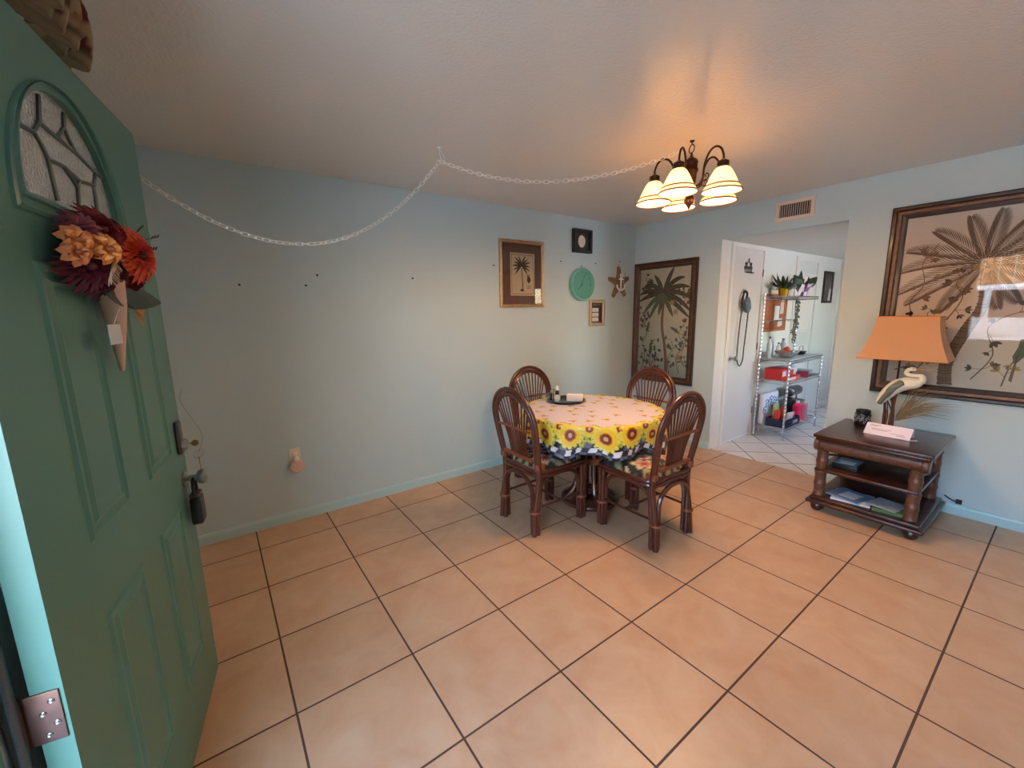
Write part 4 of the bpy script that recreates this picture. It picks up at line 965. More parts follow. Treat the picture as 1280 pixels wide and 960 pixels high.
# drawer with scrolled ends: a fat half-round reeded front
b = MB(); n = 60; ya, yb = -2.775, -2.205
for k in range(n):
    y = ya+(yb-ya)*k/n; y2 = ya+(yb-ya)*(k+1)/n; rr = .045*(1-.05*(k % 2))
    ring = []
    for q in range(9):
        a = -PI/2+PI*q/8; ring.append((X0_+.06-rr*math.cos(a)*.75, math.sin(a)*rr+.497))
    o0 = [(x, y+.0004, z) for x, z in ring]; o1 = [(x, y2, z) for x, z in ring]; b.add(o0+o1, [(i, i+1, 9+i+1, 9+i) for i in range(8)])
for y in (ya, yb): b.lathe([(.001, -.018), (.040, -.018), (.047, -.01), (.047, .01), (.040, .018), (.001, .018)], (X0_+.058, y, .497), 20, 'y')
dr = b.build('drawer', M['esp2'], et, angle=30)
MB().box(X0_+.058, X1_-.02, ya+.01, yb-.01, .458, .537).build('case', M['esp'], et, smooth=False)
b = MB(); b.lathe([(.004, 0), (.004, -.012), (.011, -.018), (.010, -.026), (.001, -.029)], (X0_+.028, -2.49, .50), 14, 'x'); b.build('knob', M['esp2'], dr)
b = MB(); b.rbox(X0_+.03, X1_-.01, -2.765, -2.205, .300, .322, .005); b.build('shelf', M['esp'], et)
b = MB(); b.rbox(X0_-.01, X1_+.02, YA-.005, YB+.005, .062, .088, .008); b.rbox(X0_+.012, X1_, YA+.015, YB-.015, .088, .112, .006); b.build('plinth', M['esp'], et)
for x, y in ((X0_+.055, -2.24), (X0_+.055, -2.75), (X1_-.06, -2.24), (X1_-.06, -2.75)):
    MB().lathe([(.001, 0), (.022, 0), (.036, .014), (.042, .034), (.036, .054), (.028, .064), (.001, .064)], (x, y, 0), 18).build('bun_foot', M['esp'], et)
for y in (-2.235, -2.735):
    b = MB(); b.tube(spline([(BX_-.02, y, .30), (BX_-.16, y, .33), (FX_+.1, y, .40), (FX_+.04, y, .455)]), .009, 8); b.build('curved_brace', M['esp2'], et)
b = MB(); b.box(X1_-.03, X1_-.015, -2.72, -2.25, .115, .30); b.build('back_panel', M['esp'], et, smooth=False)

# things on the end table
zt2 = .583
j = empty('ceramic_jar', (-.19, -2.325, zt2)); tag(j, 'black ceramic jar with white scroll pattern at the back left of the end table', 'jar')
MB().lathe([(.001, 0), (.043, 0), (.050, .008), (.052, .05), (.050, .085), (.044, .095), (.036, .098), (.001, .098)], n=32).build('body', M['black'], j)
MB().lathe([(.040, .098), (.046, .10), (.046, .112), (.040, .118), (.033, .118), (.031, .104), (.001, .104)], n=32).build('rim', M['black'], j)
b = MB(); rj = random.Random(3)
for k in range(26):
    a0 = 2*PI*k/26; z0 = rj.uniform(.018, .07); P = []
    for q in range(9): a = a0+.16*math.cos(q*.75)*(1-q/14); P.append((.0525*math.cos(a), .0525*math.sin(a), z0+.016*math.sin(q*.75)*(1-q/14)))
    b.tube(P, .0012, 4)
b.build('scroll_pattern', cm(206, 206, 214), j)
# card tent and a loose slip
k = empty('tent_card', (-.395, -2.525, zt2), -.06); tag(k, 'pink and white tented name card at the front of the end table', 'card')
b = MB(); b.add([(-.055, -.125, 0), (-.055, .125, 0), (.0, .122, .072), (.0, -.128, .072)], [(0, 1, 2, 3)]); b.add([(.0, .122, .072), (.05, .125, 0), (.05, -.125, 0), (.0, -.128, .072)], [(0, 1, 2, 3)])
o = b.build('folded_sheet', M['pink'], k, smooth=False); sd = o.modifiers.new('t', 'SOLIDIFY'); sd.thickness = .0008
b = MB()
def onface(y, q): return (-.055+.055*q-.0012, y, .072*q+.0008)
for q, ya_, yb_ in ((.82, .10, .04), (.74, .10, .06), (.52, .09, -.02), (.42, .085, .0), (.30, -.02, -.09), (.2, -.05, -.1)):
    b.add([onface(ya_, q), onface(yb_, q), onface(yb_, q+.035), onface(ya_, q+.035)], [(0, 1, 2, 3)])
b.build('printed_lines', cm(168, 140, 158), k, smooth=False)
b = MB()
for q in range(7): pass
b.add([(-.46+.0*q, -2.56-.02*q, zt2+.0008+.0007*math.sin(q*.8)**2*6) for q in range(7)]+[(-.415, -2.56-.02*q, zt2+.0008+.0007*math.sin(q*.8)**2*6) for q in range(7)], [(i, i+1, 8+i, 7+i) for i in range(6)])
o = b.build('paper_slip', cm(226, 210, 206)); sd = o.modifiers.new('t', 'SOLIDIFY'); sd.thickness = .0006; tag(o, 'pale loose paper slip beside the tented card', 'paper')

# heron lamp
LX, LY = -.25, -2.522
hl = empty('heron_lamp', (LX, LY, zt2)); tag(hl, 'table lamp with a white heron figure and orange tapered shade', 'lamp')
Z = lambda z: z-zt2
MB().lathe([(.001, 0), (.085, 0), (.088, .008), (.080, .02), (.06, .026), (.001, .028)], n=28).build('base', M['bronze'], hl)
b = MB(); rr = random.Random(9)
for k_ in range(9):
    x0 = rr.uniform(-.05, .02); y0 = rr.uniform(-.01, .07); b.tube(spline([(x0, y0, .02), (x0*.8+rr.uniform(-.02, .02), y0+.0, .14), (x0*.6, y0+rr.uniform(-.01, .04), rr.uniform(.22, .34))]), [.006]*8+[.004]*8+[.002], 6)
b.build('driftwood_reeds', mat('reed_brown', (96, 56, 46), .7, var=(40, .3)), hl)
b = MB(); b.tube([(.0, .02, .02), (0, .02, Z(1.16))], .006, 8); b.build('lamp_pole', M['bronze'], hl)
# heron: local y+ is image left
def H3(y, z): return (-.05, y-LY, z-zt2)
b = MB()
body = [H3(-2.429, .784), H3(-2.45, .83), H3(-2.483, .882), H3(-2.521, .925), H3(-2.565, .948), H3(-2.605, .955), H3(-2.632, .968)]
b.tube(spline(body, 5), [.004]+[.008+.037*math.sin(PI*min(1, (i/30)*.82+.06))**.8 for i in range(1, 31)], 16)
b.tube(spline([H3(-2.60, .955), H3(-2.636, .975), H3(-2.630, 1.005), H3(-2.588, 1.004), H3(-2.556, 1.016), H3(-2.562, 1.042), H3(-2.588, 1.051)], 6), [.030-.017*min(1, i/14) for i in range(36)]+[.015], 12)
c = H3(-2.583, 1.049); b.sphere(c, .018, 8, sx=.8, sy=1.3, sz=.85); b.build('heron_body', mat('heron_white', (228, 220, 202), .6, bump=(120, .3, .002)), hl)
b = MB(); b.tube([H3(-2.595, 1.049), H3(-2.647, 1.046), H3(-2.706, 1.043)], [.009, .006, .001], 8); b.build('beak', cm(176, 132, 76), hl)
b = MB(); e1 = H3(-2.586, 1.053); b.sphere((e1[0]-.0145, e1[1], e1[2]), .003, 5); b.build('eye', M['black'], hl)
b = MB()
for q in range(7):
    a0 = H3(-2.545+q*.006, .962-q*.010); a1 = H3(-2.435-q*.004, .788+q*.005); leaf(b, (-.098-.001*q, a0[1], a0[2]), (-.068-.001*q, a1[1], a1[2]), .014, (1, 0, 0), -.006)
b.tube(spline([(-.088, *H3(-2.552, .962)[1:]), (-.094, *H3(-2.508, .918)[1:]), (-.085, *H3(-2.468, .852)[1:]), (-.062, *H3(-2.434, .782)[1:])], 6), [.006]+[.022]*9+[.016]*8+[.003], 10)
b.build('wing', mat('heron_grey_wing', (112, 120, 110), .7, bump=(160, .4, .002), var=(60, .25)), hl)
b = MB()
for x, dy in ((-.06, 0), (-.038, .012)): b.tube([(x, *H3(-2.523+dy, .89)[1:]), (x*.9, *H3(-2.515+dy, .78)[1:]), (x*.8, *H3(-2.522+dy, .63)[1:])], .006, 6)
b.build('heron_leg', cm(84, 52, 44), hl)
b = MB(); b.tube(spline([H3(-2.57, 1.062), H3(-2.535, 1.06), H3(-2.488, 1.038)]), [.005]*8+[.004]*8+[.001], 6); b.build('crest', cm(70, 64, 60), hl)
b = MB(); rr = random.Random(5)
for q in range(80):
    a = rr.uniform(.15, 1.3); l = rr.uniform(.16, .34); x0 = rr.uniform(-.01, .04)
    y0 = rr.uniform(-.02, .0); z0 = .10+rr.uniform(-.02, .03); b.tube([(x0, y0, z0), (x0+.01, y0-l*.55*math.cos(a), z0+l*.5*math.sin(a)+.03), (x0+.03, y0-l*math.cos(a), z0+l*math.sin(a)*.75)], [.0022, .0015, .0005], 4)
o = b.build('dried_grass_plume', mat('dried_grass', (150, 128, 100), .9), hl); o['kind'] = 'stuff'
# shade: rectangular, concave flared
b = MB(); zs0, zs1 = Z(1.113), Z(1.404); n = 10; vs = []; fs = []
hw0, hd0, hw1, hd1 = .236, .125, .160, .082
for i in range(n+1):
    q = i/n; e = (1-q)**1.7; hw_, hd_ = hw1+(hw0-hw1)*e, hd1+(hd0-hd1)*e; z = zs0+(zs1-zs0)*q
    for sx, sy in ((-1, -1), (1, -1), (1, 1), (-1, 1)): vs.append((sx*hd_, sy*hw_, z))
for i in range(n):
    for k_ in range(4): k2 = (k_+1) % 4; fs.append((4*i+k_, 4*i+k2, 4*i+4+k2, 4*i+4+k_))
b.add(vs, fs); o = b.build('lamp_shade', M['shade'], hl, smooth=False); sd = o.modifiers.new('t', 'SOLIDIFY'); sd.thickness = .003
for z, hw_, hd_ in ((zs0, hw0, hd0), (zs1, hw1, hd1)):
    MB().tube([(sx*hd_, sy*hw_, z) for sx, sy in ((-1, -1), (1, -1), (1, 1), (-1, 1))], .0035, 6, closed=True).build('shade_trim', cm(196, 128, 78), hl)
b = MB(); b.tube([(-hd1, 0, zs1-.01), (hd1, 0, zs1-.01)], .002, 5); b.tube([(0, -hw1, zs1-.01), (0, hw1, zs1-.01)], .002, 5); b.build('spider', M['bronze'], hl)
b = MB(); b.tube([(0, .0, Z(1.15)), (0, 0, zs1+.0)], .004, 6); b.lathe([(.001, zs1), (.009, zs1), (.006, zs1+.008), (.013, zs1+.018), (.012, zs1+.028), (.004, zs1+.036), (.001, zs1+.04)], n=14); b.sphere((0, .018, zs1+.02), .009, 5); b.build('finial', M['bronze'], hl)
b = MB(); b.lathe([(.016, Z(1.14)), (.018, Z(1.18)), (.03, Z(1.22)), (.028, Z(1.27)), (.001, Z(1.29))], n=14); b.build('bulb', M['whitepl'], hl)

# things on the shelves
b = MB(); b.rbox(-.60, -.42, -2.43, -2.28, .3225, .362, .006); o = b.build('case_body', M['black']); t = empty('small_box'); tag(t, 'black small case with a pale blue glint coloured onto its lid on the middle shelf', 'box'); o.parent = t
b = MB(); b.box(-.59, -.43, -2.42, -2.29, .362, .3645); b.build('painted_lid_glint', cm(126, 146, 160), t, smooth=False)  # bluish glint on the black case, painted as pale sheets
b = MB(); b.box(-.575, -.50, -2.40, -2.31, .3645, .366); b.build('painted_glint_core', cm(216, 224, 228), t, smooth=False)
def mag(x0, x1, y0, y1, z, th, rz, cover, lab, name='magazine'):
    cx_, cy_ = (x0+x1)/2, (y0+y1)/2; e = empty(name, (cx_, cy_, z), rz); hx, hy = (x1-x0)/2, (y1-y0)/2
    MB().box(-hx+.003, hx-.003, -hy+.003, hy-.003, .001, th-.001).build('pages', cm(226, 222, 214), e, smooth=False)
    b = MB(); b.box(-hx, hx, -hy, hy, th-.001, th); b.box(-hx, hx, -hy, hy, 0, .001); b.box(-hx-.001, -hx+.001, -hy, hy, 0, th); b.build('cover', cover, e, smooth=False)
    tag(e, lab, 'magazine' if name == 'magazine' else 'book'); return e
z = .1125
mag(-.66, -.44, -2.52, -2.30, z, .012, .12, cm(206, 212, 220), 'white bottom magazine on the plinth shelf of the end table')
e = mag(-.65, -.45, -2.50, -2.29, z+.0122, .010, -.25, cm(100, 120, 158), 'blue covered magazine on top at the left of the bottom shelf')
b = MB(); b.box(-.07, .05, -.06, .04, .010, .0106); b.build('cover_photo', cm(196, 206, 220), e, smooth=False)
e = mag(-.66, -.44, -2.70, -2.535, z, .022, .10, cm(72, 104, 66), 'green covered thick book at the right of the bottom shelf', 'book')
b = MB(); b.box(-.07, .07, -.05, .05, .022, .0226); b.build('cover_photo', cm(176, 178, 172), e, smooth=False)
mag(-.645, -.47, -2.68, -2.52, z+.0232, .006, -.2, cm(148, 158, 168), 'thin grey leaflet lying over the green book')
# bit of cord behind
b = MB(); b.tube(spline([(-.02, -2.80, .13), (-.03, -2.84, .11), (-.025, -2.87, .10)]), .004, 6); b.box(-.03, -.015, -2.89, -2.86, .09, .12); tag(b.build('lamp_cord', M['black']), 'black lamp cord end sticking out behind the end table', 'cord')

# ------------------------------------------------------------ kitchen beyond the opening
KW = KY0
dr2 = empty('door_2'); struct(dr2, 'white flush closet door with hooks, left inside the opening')
b = MB(); b.box(.255, .885, KW-.012, KW+.02, .025, 2.085); b.build('slab', mat('off_white_door', (214, 202, 192), .45, var=(3, .03)), dr2, smooth=False, bevel=.002)
b = MB(); b.lathe([(.026, 0), (.026, -.006), (.012, -.012), (.011, -.035), (.024, -.045), (.027, -.058), (.018, -.068), (.001, -.07)], (.305, KW-.012, .955), 18, 'y'); b.build('knob', M['steel'], dr2)
for z in (.3, 1.05, 1.86): 
    b = MB(); b.tube([(.893, KW-.017, z-.04), (.893, KW-.017, z+.04)], .006, 8); b.build('hinge', M['hinge'], dr2)
def casing(name, x0, x1, zt_, wd, y=KW):
    b = MB(); b.box(x0-wd, x0, y-.018, y, 0, zt_+wd); b.box(x1, x1+wd, y-.018, y, 0, zt_+wd); b.box(x0, x1, y-.018, y, zt_, zt_+wd); return struct(b.build(name, M['white'], smooth=False, bevel=.003))
casing('trim_2', .245, .897, 2.095, .05); 
dr3 = empty('door_3'); struct(dr3, 'white inner door behind the wire rack'); b = MB(); b.box(1.86, 2.46, KW-.01, KW+.02, .02, 2.04); b.build('slab', mat('inner_door_paint', (214, 212, 204), .4), dr3, smooth=False)
framed(0, .44, 0, .75).xf(Matrix(((1, 0, 0, 1.94), (0, -1, 0, KW-.0101), (0, 0, 1, 1.15), (0, 0, 0, 1)))).build('panel', M['white'], dr3, smooth=False)
framed(0, .44, 0, .85).xf(Matrix(((1, 0, 0, 1.94), (0, -1, 0, KW-.0101), (0, 0, 1, .16), (0, 0, 0, 1)))).build('panel', M['white'], dr3, smooth=False)
casing('trim_3', 1.85, 2.47, 2.05, .055)
casing('trim_4', 3.42, 4.2, 2.05, .06)
dr4 = empty('door_4'); struct(dr4, 'white door at the far end of the kitchen passage'); MB().box(3.43, 4.19, KW-.008, KW+.02, .02, 2.04).build('slab', mat('far_door_paint', (200, 202, 198), .4), dr4, smooth=False)
# side frame of the opening
struct(MB().box(.0, .125, KY0-.004, KY0+.001, 0, KH).build('trim_5', M['white'], smooth=False))
# hook rack
hk = empty('key_hook_rack', (.545, KW-.013, 1.90)); tag(hk, 'black iron hook rack with scroll top on the closet door', 'hook rack')
b = MB(); b.box(-.085, .085, -.006, 0, -.012, .018)
b.tube(spline([(-.035, -.004, .018), (-.03, -.004, .05), (0, -.004, .065), (.03, -.004, .05), (.035, -.004, .018)]), .004, 6); b.tube([(0, -.004, .06), (0, -.004, .10)], .005, 6)
for x in (-.06, .06): b.sphere((x, -.004, .045), .016, 6, sy=.3); b.tube([(x, -.004, .018), (x, -.004, .045)], .004, 6)
b.build('back_plate', M['blackm'], hk)
for k_ in range(5):
    x = -.07+.035*k_; b = MB(); b.tube(spline([(x, -.004, -.005), (x, -.006, -.04), (x, -.022, -.052), (x, -.034, -.04)]), .0036, 6); b.build('hook', M['blackm'], hk)
# bag on its strap
bg = empty('hanging_bag', (.475, KW-.013, 1.66)); tag(bg, 'grey blue pouch with a long black strap hanging on the closet door', 'bag')
b = MB(); b.tube([(0, -.002, .02), (0, -.02, .0), (0, -.03, .01)], .004, 6); b.build('door_hook', M['steel'], bg)
b = MB()
b.tube(spline([(-.01, -.02, 0), (-.05, -.025, -.07), (-.055, -.03, -.15), (-.02, -.03, -.16), (.01, -.03, -.1), (.035, -.028, -.03), (.0, -.02, .005)]), .011, 8); b.build('handle_loop', M['blackm'], bg)
b = MB(); b.tube([(.01, -.04, -.07), (.02, -.045, -.12), (.03, -.045, -.18), (.035, -.04, -.225)], [.035, .052, .058, .03], 14); b.v = [(x, -.045+(y+.045)*.5, z) for x, y, z in b.v]; b.build('pouch', mat('grey_blue_nylon', (92, 106, 122), .6, var=(12, .3)), bg)
b = MB(); b.tube(spline([(-.05, -.03, -.13), (-.07, -.025, -.35), (-.085, -.025, -.62), (-.07, -.025, -.74), (-.01, -.025, -.80), (.05, -.025, -.74), (.06, -.025, -.6), (.085, -.025, -.35), (.09, -.03, -.16)]), .0055, 6); b.build('strap', M['blackm'], bg)
# corkboard
cb = empty('corkboard', (1.02, KW, 1.20)); tag(cb, 'brown corkboard with pinned papers behind the wire rack', 'corkboard')
lm = lambda u, w_, d: (u, -d, w_)
frame_ring(lm, 0, .60, 0, .44, [(0, 0), (0, .012), (.018, .014), (.022, .006)]).build('frame', cm(176, 110, 72), cb, smooth=False)
MB().add([lm(.01, .01, .006), lm(.59, .01, .006), lm(.59, .43, .006), lm(.01, .43, .006)], [(0, 1, 2, 3)]).build('cork', mat('cork', (168, 96, 58), .95, var=(60, .25)), cb, smooth=False)
for u, w_, a, b_, c in ((.26, .12, .14, .18, (224, 218, 212)), (.42, .20, .1, .14, (206, 190, 176)), (.38, .05, .12, .10, (210, 206, 200)), (.44, .34, .08, .06, (190, 170, 150))):
    MB().add([lm(u, w_, .008), lm(u+a, w_+.01, .008), lm(u+a-.01, w_+b_, .012), lm(u, w_+b_, .009)], [(0, 1, 2, 3)]).build('pinned_note', cm(*c), cb, smooth=False)
# far wall picture
pf = empty('narrow_framed_picture', (2.74, KW, 1.53)); tag(pf, 'narrow dark framed picture beyond the wire rack', 'framed picture')
frame_ring(lm, 0, .34, 0, .43, [(0, 0), (0, .02), (.03, .02), (.034, .006)]).build('frame', cm(56, 42, 40), pf, smooth=False)
MB().add([lm(.02, .02, .007), lm(.32, .02, .007), lm(.32, .41, .007), lm(.02, .41, .007)], [(0, 1, 2, 3)]).build('print_sheet', mat('dim_print', (104, 92, 86), .5, var=(14, .4)), pf, smooth=False)
MB().add([lm(.20, .02, .009), lm(.29, .02, .009), lm(.31, .20, .009), lm(.24, .19, .009)], [(0, 1, 2, 3)]).build('painted_reflection', cm(226, 226, 220), pf, smooth=False)  # white reflection in the glass, painted as a pale patch
MB().add([lm(.02, .02, .012), lm(.32, .02, .012), lm(.32, .41, .012), lm(.02, .41, .012)], [(0, 1, 2, 3)]).build('glass', M['glass'], pf, smooth=False)

# wire baker's rack
rk = empty('wire_rack', (0, 0, 0)); tag(rk, 'chrome wire bakers rack with shelves standing in the kitchen', 'rack')
RX0, RX1, RYb, RYf = .905, 1.84, -1.085, -1.395
def post(x, y, h):
    b = MB(); pr = [(.001, 0), (.016, 0), (.016, .012), (.0115, .014)]; z = .03
    while z < h: pr += [(.0115, z), (.0098, z+.004), (.0115, z+.008)]; z += .045
    pr += [(.0115, h), (.001, h+.004)]; b.lathe(pr, (x, y, 0), 10); b.build('post', M['chrome'], rk)
post(RX0, RYb, 1.635); post(RX1, RYb, 1.635); post(RX0, RYf, .905); post(RX1, RYf, .905)
def wshelf(z, y0, y1, nw=12):
    b = MB()
    for zz in (z, z-.03):
        b.tube([(RX0, y0, zz), (RX1, y0, zz), (RX1, y1, zz), (RX0, y1, zz)], .004, 6, closed=True)
    m_ = 26
    for k_ in range(m_+1):
        x = RX0+(RX1-RX0)*k_/m_; b.tube([(x, y0, z+.003), (x, y1, z+.003)], .0022, 4)
    for k_ in range(m_): 
        x = RX0+(RX1-RX0)*k_/m_; x2 = RX0+(RX1-RX0)*(k_+1)/m_; xm = (x+x2)/2
        for y in (y0, y1): b.tube([(x, y, z), (xm, y, z-.03), (x2, y, z)], .0018, 4)
    return b.build('wire_shelf', M['chrome'], rk)
wshelf(.13, RYb, RYf); wshelf(.665, RYb, RYf); wshelf(.895, RYb, RYf); wshelf(1.60, RYb, RYb-.21)
b = MB(); b.rbox(RX0+.01, RX1-.01, RYf, RYb, .90, .914, .004); b.build('worktop', mat('grey_worktop', (170, 178, 182), .35, var=(30, .25)), rk)
b = MB(); b.tube([(RX0, RYb, 1.33), (RX1, RYb, 1.33)], .005, 6)
for k_ in range(6): x = RX0+.1+.14*k_; b.tube(spline([(x, RYb, 1.33), (x, RYb-.02, 1.31), (x, RYb-.03, 1.325)]), .0025, 5)
b.build('hook_rail', M['chrome'], rk)

# plants on the rack
def pot(par, r, h, m_, z=0):
    return MB().lathe([(.001, z), (r*.72, z), (r, z+h*.95), (r*1.06, z+h), (r*.95, z+h), (r*.9, z+h*.85), (.001, z+h*.85)], n=22).build('pot', m_, par)
p = empty('potted_spiky_plant', (1.16, -1.17, 1.606)); tag(p, 'spiky green plant in a shiny gold pot, left on the rack top', 'plant')
pot(p, .058, .10, mat('gold_foil', (214, 168, 40), .25, .8), 0)
b = MB(); rr = random.Random(12)
for k_ in range(34):
    a = 2*PI*k_/34+rr.uniform(-.1, .1); e = rr.uniform(.1, 1.1); l = rr.uniform(.2, .31); p0 = (0, 0, .09); p1 = (l*math.cos(a)*math.cos(e), l*math.sin(a)*math.cos(e)*.6, .09+l*math.sin(e)*.75-.02)
    leaf(b, p0, p1, .017, (0, 0, 1) if e < 1.2 else (1, 0, 0), .02)
b.build('leaves', cm(48, 66, 42, .5), p)
p = empty('potted_orchid', (1.62, -1.20, 1.606)); tag(p, 'broad leaved plant in purple and white foil pot, right on the rack top', 'plant')
b = MB(); n = 24; pr = [(.04, 0), (.05, .05), (.075, .10), (.095, .135)]
vs = []; fs = []
for i, (r, z) in enumerate(pr):
    for k_ in range(n): a = 2*PI*k_/n; q = r*(1+(.18 if k_ % 2 else -.1)*i/3); vs.append((q*math.cos(a), q*math.sin(a), z+(.012 if k_ % 2 else 0)*i/3))
for i in range(3):
    for k_ in range(n): k2 = (k_+1) % n; fs.append((i*n+k_, i*n+k2, (i+1)*n+k2, (i+1)*n+k_))
b.add(vs, fs); b.m = [1 if (i % 7 < 3) else 0 for i in range(len(fs))]; b.build('foil_wrap', [mat('purple_foil', (150, 96, 150), .3, .3), mat('white_foil', (224, 212, 220), .3, .2)], p, smooth=False)
b = MB()
for a, e, l, w_ in ((.3, .7, .18, .05), (1.7, 1.0, .2, .05), (2.9, .6, .2, .05), (4.0, 1.0, .16, .045), (5.2, .8, .18, .05), (1.0, 1.3, .22, .045)):
    leaf(b, (0, 0, .08), (l*math.cos(a)*math.cos(e), l*math.sin(a)*math.cos(e), .09+l*math.sin(e)), w_, (math.sin(a), -math.cos(a), .3), .02)
b.tube(spline([(0, 0, .08), (-.05, 0, .14), (-.12, -.02, .12), (-.16, -.03, .08)]), .003, 5); b.build('leaves', cm(56, 78, 54, .5), p)
b = MB()
for k_ in range(6): petal_ring(b, (-.10-.02*k_, -.03, .12-.018*k_), (-.3, -1, .2), .002, .026, 5, .011, .004, 0, k_)
b.build('blossoms', cm(226, 214, 222), p)
p = empty('hanging_vine', (1.27, -1.27, 1.59)); tag(p, 'trailing vine hanging from the top shelf in front of the corkboard', 'plant')
b = MB(); rr = random.Random(2)
for k_ in range(5):
    P = spline([(rr.uniform(-.03, .03), 0, .0), (rr.uniform(-.05, .05), -.01, -.15), (rr.uniform(-.05, .06), -.01, -.3), (rr.uniform(-.03, .03), 0, -.40-.03*k_)]); b.tube(P, .003, 5)
    for q in P[3::2]:
        a = rr.uniform(0, 2*PI); leaf(b, q, q+Vector((.05*math.cos(a), .02*math.sin(a), -.03)), .014, (0, 1, .2), .005)
b.build('stems', cm(76, 80, 60, .6), p)
# on the worktop
WZ = .915
p = empty('fruit_bowl', (1.13, -1.27, WZ)); tag(p, 'clear scalloped glass bowl on the rack worktop', 'bowl')
gm = mat('clear_glass', (235, 238, 240), .08, trans=.75)
MB().lathe([(.001, 0), (.05, 0), (.07, .012), (.115, .06), (.13, .075), (.124, .076), (.108, .06), (.064, .018), (.001, .012)], n=16).build('bowl', gm, p, smooth=False)
fr = [('tomato', (194, 74, 48)), ('onion', (146, 60, 60)), ('tomato', (206, 90, 52)), ('onion', (176, 120, 84)), ('tomato', (186, 62, 44))]
for k_, (nm, c) in enumerate(fr):
    x, y, z = [( -.055, .0, .055), (.01, -.035, .05), (.062, .0, .055), (.0, .045, .055), (.0, .0, .095)][k_]
    e = empty(nm, (1.13+x, -1.27+y, WZ+z)); MB().lathe([(max(.034*math.sin(PI*i/8), .0005), -.03*math.cos(PI*i/8)) for i in range(9)], n=16).build('flesh', cm(*c, .35), e); MB().tube([(0, 0, .028), (.003, 0, .040)], .0035, 5).build('stem', cm(70, 90, 50), e)
    tag(e, ['red tomato at the left of the glass bowl', 'purple onion at the front of the glass bowl', 'orange red tomato at the right of the glass bowl', 'tan onion at the back of the glass bowl', 'red tomato topmost in the glass bowl'][k_], nm, 'vegetables in the glass bowl')
p = empty('black_mortar', (1.60, -1.25, WZ)); tag(p, 'small black bowl with metal handle on the rack worktop', 'bowl')
MB().lathe([(.001, 0), (.035, 0), (.055, .03), (.06, .04), (.054, .04), (.035, .012), (.001, .01)], n=24).build('bowl', M['black'], p)
b = MB(); b.tube(spline([(-.05, 0, .038), (-.05, 0, .09), (0, 0, .105), (.05, 0, .09), (.05, 0, .038)]), .004, 6); b.build('handle', M['steel'], p)
for x, h, r, c, lab in ((1.0, .24, .028, (176, 190, 200), 'tall pale grey bottle at the left back of the rack worktop'), (1.36, .20, .034, (150, 160, 168), 'grey jar below the corkboard on the rack worktop'), (1.24, .16, .026, (200, 206, 212), 'small clear bottle behind the glass bowl')):
    e = empty('bottle', (x, -1.14, WZ)); tag(e, lab, 'bottle', 'bottles on the rack worktop')
    MB().lathe([(.001, 0), (r, 0), (r, h*.65), (r*.5, h*.8), (r*.4, h*.9), (.001, h*.9)], n=18).build('body', cm(*c, .2), e); MB().lathe([(r*.45, h*.9), (r*.45, h), (.001, h)], n=14).build('cap', cm(90, 96, 104), e)
# middle shelf
MZ = .669
def carton(name, x, y, z, w_, d, h, rz, c, c2, lab, cat='box'):
    e = empty(name, (x, y, z), rz); tag(e, lab, cat)
    b = MB(); b.box(-w_/2, w_/2, -d/2, d/2, 0, h); b.build('carton', cm(*c), e, smooth=False, bevel=.002)
    b = MB(); b.box(-w_*.46, w_*.1, -d/2-.001, -d/2, h*.2, h*.8); b.build('printed_panel', cm(*c2), e, smooth=False); return e
carton('food_carton', 1.05, -1.22, MZ, .20, .18, .13, .05, (186, 40, 44), (222, 200, 196), 'tall red carton at the left of the middle rack shelf')
carton('food_carton', 1.30, -1.20, MZ, .24, .18, .12, -.03, (214, 204, 202), (196, 60, 56), 'white and red carton at the centre of the middle rack shelf')
carton('food_carton', 1.12, -1.345, MZ, .32, .07, .045, 0, (220, 74, 56), (240, 190, 180), 'flat red box along the front of the middle rack shelf')
carton('food_carton', 1.47, -1.335, MZ, .16, .12, .06, .3, (150, 50, 74), (226, 190, 200), 'maroon packet right of the red boxes on the middle shelf')
p = empty('plate_stack', (1.70, -1.25, MZ)); tag(p, 'stack of pale plates at the right end of the middle rack shelf', 'plates')
for k_ in range(4): MB().lathe([(.001, k_*.012), (.06, k_*.012), (.11, k_*.012+.014), (.108, k_*.012+.017), (.058, k_*.012+.004), (.001, k_*.012+.004)], n=28).build('plate', cm(206, 204, 204, .25), p)
# bottom shelf
BZ = .135
p = empty('plastic_crate', (1.12, -1.30, BZ)); tag(p, 'navy plastic basket full of snack bags on the bottom rack shelf', 'crate')
nv = mat('navy_plastic', (34, 38, 66), .4); b = MB(); W_, D_, Hc = .38, .20, .095
b.box(-W_/2, W_/2, -D_/2, D_/2, 0, .005)
for sg in (-1, 1):
    b.box(-W_/2, W_/2, sg*D_/2-.003, sg*D_/2+.003, .07, Hc); b.box(-W_/2, W_/2, sg*D_/2-.003, sg*D_/2+.003, 0, .025); b.box(sg*W_/2-.003, sg*W_/2+.003, -D_/2, D_/2, 0, Hc)
    for k_ in range(13): x = -W_/2+W_*k_/12; b.box(x-.006, x+.006, sg*D_/2-.003, sg*D_/2+.003, 0, Hc)
b.build('basket', nv, p, smooth=False)
b = MB()
for x in (.03, .075, .12): b.box(x-.012, x+.012, -D_/2-.0045, -D_/2-.003, .03, .065)
b.build('white_mark', cm(190, 190, 214), p, smooth=False)
